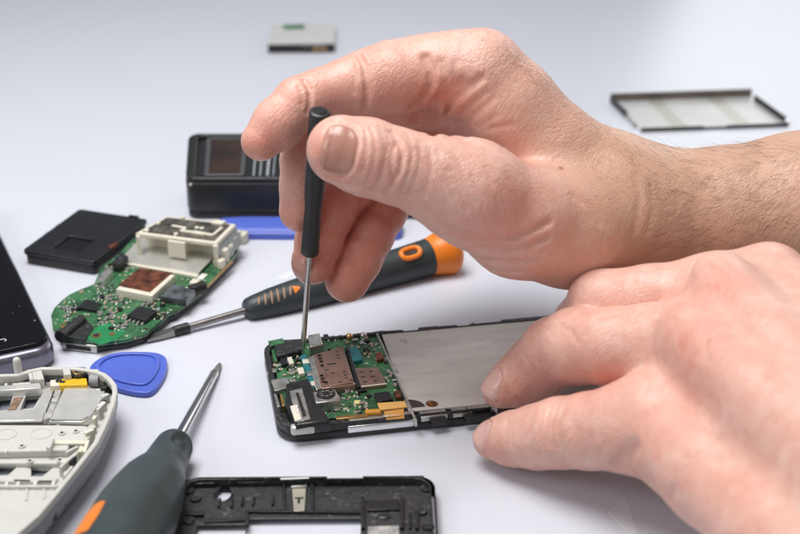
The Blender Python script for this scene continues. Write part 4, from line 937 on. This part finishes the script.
gchip('brown_foil', [(14,397.5),(23,396.5),(16,409),(8,409.5)], 9.2, 9.75, mat('brown_adhesive', (.16, .085, .05), .5, col2=(.3, .2, .13), nscale=400, bump=.4, bscale=700), .1, par=pt)
gchip('tray_wall', [(65,386.5),(106,388.5),(103,397),(89,418),(82,422),(49,421.5),(52,414)], 8.0, 10.4, M_sheet, .3, [[(67,388.5),(104,390),(101,397),(88,416),(81,419.5),(53,419),(55,412)]])
gchip('tray_floor', [(66,388),(104.5,389.5),(101.5,397),(88,417),(81,420.5),(51.5,420),(54,412)], 7.9, 8.8, M_grey, .2)
for (p, q) in (((71,408),(80,404)),((77,411),(82,408)),((84,412),(88,408)),((60,400),(76,393))): bar('tray_rib', G(*p, 8.9), G(*q, 8.9), .5, 8.7, 9.2, M_white, gh, .15, GH)
gchip('divider', [(53,391),(62,389),(51,417),(43,421)], 8.0, 9.8, mat('rough_grey_edge', (.30, .295, .28), .5, col2=(.5, .49, .46), nscale=500, bump=.6, bscale=900), .2)
mp_ = gchip('mid_panel', [(-20,424),(87,425),(93,434),(86,441),(70,441),(68,450),(-20,452)], 8.1, 10.6, M_grey, .6)
for (x, y) in ((6,434.5),(41,434)):
    c_ = G(x, y, 10.6); b = MB(); b.tube([(c_[0] + 3.0 * math.cos(R(a)), c_[1] + 2.6 * math.sin(R(a)), 10.6) for a in range(0, 361, 15)], .22, 6); b.build('moulded_ring', M_grey, mp_)
bar('panel_seam', G(14,441,10.7), G(5,453,10.7), .3, 10.5, 10.75, M_white, mp_, .1, GH)
gchip('upper_step', [(46,447),(52,438),(54.5,438),(50,448)], 10.4, 12.4, M_grey, .25); gchip('upper_step', [(52,440),(86,440.5),(86,443.5),(51,443.5)], 10.4, 11.2, M_cream, .25)
gchip('dark_slot', [(72,449.5),(79,446),(80.5,449),(75,451)], 9.9, 10.72, M_dark, .03)
gchip('cross_rail', [(-20,459),(64,459.5),(57,463.5),(-20,463)], 8.1, 9.6, M_grey, .4); gchip('cross_rail', [(-20,477),(58,478),(55,482),(-20,481)], 7.6, 9.2, M_grey, .4)
gchip('lower_floor', [(-20,506),(52,500),(30,523),(10,540),(-20,545)], 5.0, 6.0, M_white, .3)
for x in (7, 18.5, 35.5, 53.5):
    a = G(x, 483, 9); c_ = G(x + 1.5, 505, 6); b = MB(); b.loft([[(a[0] - .45, a[1], 9.4), (a[0] + .45, a[1], 9.4), (a[0] + .45, a[1], 5), (a[0] - .45, a[1], 5)], [(a[0] - .35, c_[1], 6.6), (a[0] + .35, c_[1], 6.6), (a[0] + .35, c_[1], 5), (a[0] - .35, c_[1], 5)]]); b.build('upright_rib', M_grey, gh)
bar('rib_wall', G(-20,486,9.2), G(57,486,9.2), .9, 4.8, 9.3, M_grey, gh, .3, GH)
pg = G(19.5, 380, 10); b = MB(); b.cyl((*pg, 8), (*pg, 16.8), 1.25, 1.15, 24); b.ball((*pg, 16.7), 1.16); b.build('locating_peg', M_grey, gh)
gchip('peg_base', [(12,383),(30,381.5),(33,387),(14,389)], 8, 11.4, M_grey, .4)
for (x, w2) in ((29,1.1),(33,1.0),(38,2.0)): bar('peg_fin', G(x,371,12), G(x + 3,381,12), w2, 8, 12.6, M_grey, gh, .3, GH)
yb_ = gchip('yellow_block', [(57,379),(86.5,378),(87.5,384.5),(60,385.5)], 8.2, 11.4, M_yellow, .3)
gchip('cream_terminal', [(50,380),(63,378.5),(63,385),(50,386)], 8.2, 11.0, M_cream, .3)
for (x, y) in ((59,380.5),(62.5,382)): c_ = G(x, y, 11.4); b = MB(); b.ball((*c_, 11.2), .9, (1.2, .8, .6), 12); b.build('solder_blob', M_dark, yb_)
c_ = G(79, 372.5, 12); b = MB(); b.cyl((*c_, 8.5), (*c_, 12.3), 2.9, 2.7, 32); ov = b.build('round_socket', M_black, gh)
b = MB(); b.tube([(c_[0] + 1.7 * math.cos(R(a)), c_[1] + 1.7 * math.sin(R(a)), 12.4) for a in range(30, 331, 20)], .35, 8); b.build('gold_spring', M_gold, ov)
gchip('wall_block', [(62,367.5),(70,367),(71,374),(64,375)], 8, 13.2, M_grey, .3)
a = G(90, 380, 10.5); c_ = G(99, 380, 10.5); b = MB(); b.cyl((*a, 10.3), (*c_, 10.3), 1.9, 1.9, 24); b.build('grey_roller', mat('grey_rubber', (.33, .33, .34), .5, noise=.2, nscale=200), gh)
for (x, y, m_) in ((102,377,M_cream),(107,383,M_grit),(95,372,M_white),(104,388,M_chip),(99,375,M_tin)):
    q = G(x, y, 11); b = MB(); b.box(q[0] - 1.0, q[0] + 1.0, q[1] - .8, q[1] + .8, 8, 11.6, bev=.3); b.build('small_clip', m_, gh)
rg = random.Random(9)
for (x, y, m_, h) in ((106,397,M_grey,12.8),(103,405,M_white,12),(100,413,M_grey,13),(95,421,M_cream,12.6),(92,428,M_grey,12),(90,436,M_cream,12.8),(86,443,M_white,12.2),(82,450,M_cream,11.6),(75,458,M_grey,11.5),(66,464,M_cream,11.8),(68,472,M_white,10.5),(61,481,M_grey,10.5),(56,489,M_white,10),(48,499,M_cream,9),(41,506,M_white,9),(30,519,M_white,8.5)):
    q = G(x, y, 10); b = MB(); w_ = rg.uniform(.5, 1.1); b.box(-w_, w_, -1.6 * rg.uniform(.5, 1.2), 1.5 * rg.uniform(.5, 1), 7.5, h - rg.uniform(0, 2.2), Matrix.Translation((*q, 0)) @ Matrix.Rotation(R(-28 + rg.uniform(-25, 25)), 4, 'Z'), bev=.25); b.build('edge_clip', m_, gh)
for (x, y) in ((64,505),(55,518),(90,452)):
    q = G(x, y, 7); b = MB(); b.box(-1.6, .1, -1.4, 1.4, 5.6, 7.8, Matrix.Translation((q[0] - .55, q[1] + .3, 0)) @ Matrix.Rotation(R(-32), 4, 'Z'), bev=.2); b.build('wall_slot', M_dark, gh)
for k in range(10):
    x = rg.uniform(0, 48); y = rg.uniform(390, 418); 
for (pa, pb, w_, z0, z1, m_) in (((60,424.5),(88,425.5),.5,10.5,10.72,M_dark),((-10,424.6),(56,424.4),.5,10.5,10.7,M_dark),((66,452),(78,446),.8,9.9,11.6,M_grey),((88,440),(84,452),.9,9.5,12.0,M_cream),((60,467),(72,456),.9,8.1,11.4,M_grey),((70,462),(78,452),.6,8.1,10.9,M_dark),
        ((64,476),(72,466),.8,8.1,10.6,M_grey),((62,470),(68,463),.6,8.1,9.9,M_dark),((-6,502),(-6,486),.8,5,8.8,M_grey),((26,500),(27,487),.7,5,8.6,M_grey),((44,498),(44,487),.7,5,8.6,M_grey),((6,388),(6,383),.8,8,11,M_grey),((-4,377),(14,375.5),.8,8,12.2,M_grey),
        ((100,399),(88,419),.7,8.1,9.0,M_dark),((108,392),(104,404),.7,8.1,9.4,M_dark),((54,390.5),(46,412),.4,9.75,10.0,M_dark),((46,383),(58,382),.9,8.2,10.6,M_tin),((88,388),(104,389.5),.5,10.3,10.55,M_tin),((33,383),(48,382),.5,8.2,9.4,M_dark),((14,480),(30,480.5),.5,9.15,9.35,M_dark),((38,481),(52,481),.5,9.15,9.35,M_dark)):
    bar('inner_rib' if m_ is not M_dark else 'slot', GH(*pa, z1), GH(*pb, z1), w_, z0, z1, m_, gh, .12, GH)
for (x, y) in ((22,447),(62,434),(76,432),(30,462),(60,461)):
    q = G(x, y, 10.6); z_ = 10.6 if y < 455 else 9.6; q = GH(x, y, z_); b = MB(); b.cyl((*q, z_ - .4), (*q, z_ + .45), 1.1, 1.0, 20); bo = b.build('screw_boss', M_grey, gh)
    b = MB(); b.cyl((*q, z_), (*q, z_ + .48), .5, .5, 14); b.build('boss_hole', M_dark, bo)
scatter(gh, GH, [(48,386,54,416,7),(88,372,104,386,6),(30,384,52,388,3)], 9.2, 21)

# ------------------------------------------------------------------ black smartphone at the left edge
rz = R(25.5); p = T(50, 349, 9)[:2]; SP = Frame((*p, 0), rz)
sp = thing('smartphone', (*p, 0), rz, 'black glass smartphone with a dusty screen and violet grey metal edge', 'phone')
x_r = SP(52, 351, 8)[0] + 1.8; y_f = SP(20, 364, 4)[1] - .6
slab('metal_body', rrect(x_r - 66, x_r, y_f, y_f + 128, 6), .2, 7.6, mat('violet_grey_metal', (.20, .19, .235), .3, metal=.75, noise=.15, nscale=90, rvar=.06), sp, bev=2.4, seg=5)
M_glass = mat('dusty_black_glass', (.004, .004, .005), .1, col2=(.36, .37, .39), nscale=620, contrast=(.67, .74), spec=.25, rvar=.03)
gl = slab('screen_glass', rrect(x_r - 64.8, x_r - 1.2, y_f + 2.6, y_f + 126.5, 5), 7.4, 9.0, M_glass, sp, bev=.5, seg=3)
slab('screen_border', rrect(x_r - 62.0, x_r - 3.4, y_f + 8.5, y_f + 121, .6), 8.98, 9.06, mat('display_black', (.003, .003, .004), .1, col2=(.34, .35, .37), nscale=560, contrast=(.68, .75), spec=.25), gl, bev=.02)
c_ = SP(2, 341, 9); b = MB(); b.tube([(c_[0] + 1.3 * math.cos(R(a)), c_[1] + .9 * math.sin(R(a)), 9.08) for a in range(-60, 151, 15)], .16, 6); b.build('white_print', mat('white_lettering', (.7, .7, .72), .5), gl)

# ------------------------------------------------------------------ small battery and metal lid at the back
o2 = T(268, 53, 0)[:2]; BT = Frame((*o2, 0), R(2)); bw = BT(335, 53, 0)[0]; bdp = BT(268, 24, 4.5)[1]
zb = 4.6
bt = thing('battery', (*o2, 0), R(2), 'pale grey flat battery with a green mark far behind the raised hand', 'battery')
slab('cell', rrect(.2, bw - .2, .8, bdp, 1), .2, zb, mat('pale_battery_wrap', (.60, .60, .59), .4, noise=.08, nscale=40), bt, bev=.5)
b = MB(); b.box(0, bw, -.6, 1.0, .2, zb + .1, bev=.3); cpn = b.build('end_cap', M_black, bt)
b = MB()
for k in range(3): b.box(bw * .68 + k * 2.6, bw * .68 + k * 2.6 + 1.7, -.75, -.5, 1.2, 3.4)
b.build('contacts', M_gold, cpn)
q0 = BT(283, 29, zb); q1 = BT(305, 24.5, zb)
slab('green_mark', [(q0[0], q0[1]), (q1[0], q0[1]), (q1[0], q1[1]), (q0[0], q1[1])], zb - .05, zb + .12, mat('green_print', (.03, .20, .06), .45, noise=.4, nscale=100), bt, bev=.03)
q0 = BT(303, 46, zb)
b = MB()
for k, s_ in enumerate((2.2, 1.4, 2.6, 1.2)): b.box(q0[0] + k * 3.2, q0[0] + k * 3.2 + s_, q0[1] - .5, q0[1] + .8, zb - .02, zb + .06)
b.build('faint_print', mat('grey_print', (.38, .38, .38), .5), bt)

rz = R(6); o2 = T(641, 132, 0)[:2]; TR = Frame((*o2, 0), rz); tw = TR(788, 126.5, 0)[0]; td = (TR(609, 103, 0)[1] + TR(745, 98, 0)[1]) / 2
tr = thing('metal_lid', (*o2, 0), rz, 'shallow silver metal lid with upturned dark edges behind the wrist', 'lid')
lean = TR(609, 103, 0)[0]; print('lid', tw, td, lean)
M_lid2 = mat('satin_lid_metal', (.66, .67, .66), .42, metal=.3, noise=.08, nscale=40, rvar=.05)
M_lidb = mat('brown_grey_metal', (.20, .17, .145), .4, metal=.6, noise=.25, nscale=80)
lp = [(0, 0), (tw, 0), (tw + lean * .7, td), (lean * .85, td)]
fl_ = slab('floor', lp, .3, .8, M_lid2, tr, bev=.1)
def lw(name, p, q, t, z1, m): return bar(name, p, q, t, .25, z1, m, tr, .15, TR)
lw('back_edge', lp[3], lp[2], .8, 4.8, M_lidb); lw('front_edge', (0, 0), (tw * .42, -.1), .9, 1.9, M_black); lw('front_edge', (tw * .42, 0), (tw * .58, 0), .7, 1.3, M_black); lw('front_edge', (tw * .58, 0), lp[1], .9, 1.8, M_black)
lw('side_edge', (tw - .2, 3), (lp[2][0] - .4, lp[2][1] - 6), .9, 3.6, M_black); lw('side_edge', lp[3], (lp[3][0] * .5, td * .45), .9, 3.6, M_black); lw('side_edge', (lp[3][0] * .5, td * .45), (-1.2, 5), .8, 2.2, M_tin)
lw('corner_tab', (tw - 1, .3), (tw + .6, 2.5), 1.6, 3.0, M_chrome)
for a, b_ in ((.23, .33), (.66, .76)):
    slab('matt_band', [(tw * a + lean * .05, 1.2), (tw * b_ + lean * .05, 1.2), (tw * b_ + lean * .38, td - 1), (tw * a + lean * .38, td - 1)], .78, .86, mat('matt_band_metal', (.52, .51, .46), .4, metal=.4), fl_, bev=.02)
# ------------------------------------------------------------------ shards of clear film on the table
M_film = mat('clear_film', (.98, .98, 1), .4, spec=.2); M_film.node_tree.nodes['Principled BSDF'].inputs['Alpha'].default_value = .36
def shard(px, label):
    o2 = T(*px[0], 0)[:2]; fr = Frame((*o2, 0), 0); t = slab('film_shard', quad(fr, px, 0)[::-1], .1, .2, M_film, None, bev=.05)
    t.location = Vector((*o2, 0)) * S; t['label'] = label; t['category'] = 'film'; return t
shard([(608,513),(625,497),(631,512),(639,536),(628,534)], 'clear film shard on the white table under the edge of the pressing hand')
shard([(276,279),(284,274),(293,271),(296,273),(286,280)], 'small clear film shard between the raised fingertips and the orange ended screwdriver')
# ------------------------------------------------------------------ tabletop, lamps, room light
tb = MB(); tb.box(-1500, 1500, -900, 2600, -30, 0, bev=3)
tab = tb.build('tabletop', mat('white_gloss_table', (.635, .65, .72), .23, spec=.5, rvar=.012, nscale=8))
tab['kind'] = 'structure'
def area(name, loc, tgt, w, h, e, col=(1, 1, 1)):
    l = bpy.data.lights.new(name, 'AREA'); l.shape = 'RECTANGLE'; l.size = w; l.size_y = h; l.energy = e; l.color = col
    o = bpy.data.objects.new(name, l); COL.objects.link(o); o.location = loc
    o.rotation_euler = (Vector(tgt) - Vector(loc)).to_track_quat('-Z', 'Y').to_euler(); return o
area('softbox_overhead', (-.16, -.06, .68), (.02, -.08, 0), .42, .36, 5.2, (1, .985, .965))
area('softbox_side', (-.6, -.5, .5), (0, -.05, .03), .4, .4, 1.7, (1, .98, .96))
area('softbox_rear', (1.1, 1.6, .8), (.1, .12, 0), 1.4, .9, 8, (.97, .99, 1))
w = bpy.data.worlds.new('World'); SC.world = w; w.use_nodes = True; nt = w.node_tree
tc = nt.nodes.new('ShaderNodeTexCoord'); sx = nt.nodes.new('ShaderNodeSeparateXYZ'); nt.links.new(tc.outputs['Generated'], sx.inputs[0])
mr_ = nt.nodes.new('ShaderNodeMapRange'); mr_.inputs[1].default_value = -.35; mr_.inputs[2].default_value = .45; nt.links.new(sx.outputs['X'], mr_.inputs[0])
mx_ = nt.nodes.new('ShaderNodeMix'); mx_.data_type = 'RGBA'; mx_.inputs[6].default_value = (.50, .56, .66, 1); mx_.inputs[7].default_value = (1, 1, 1, 1)
nt.links.new(mr_.outputs[0], mx_.inputs[0]); nt.links.new(mx_.outputs[2], nt.nodes['Background'].inputs[0]); nt.nodes['Background'].inputs[1].default_value = .27
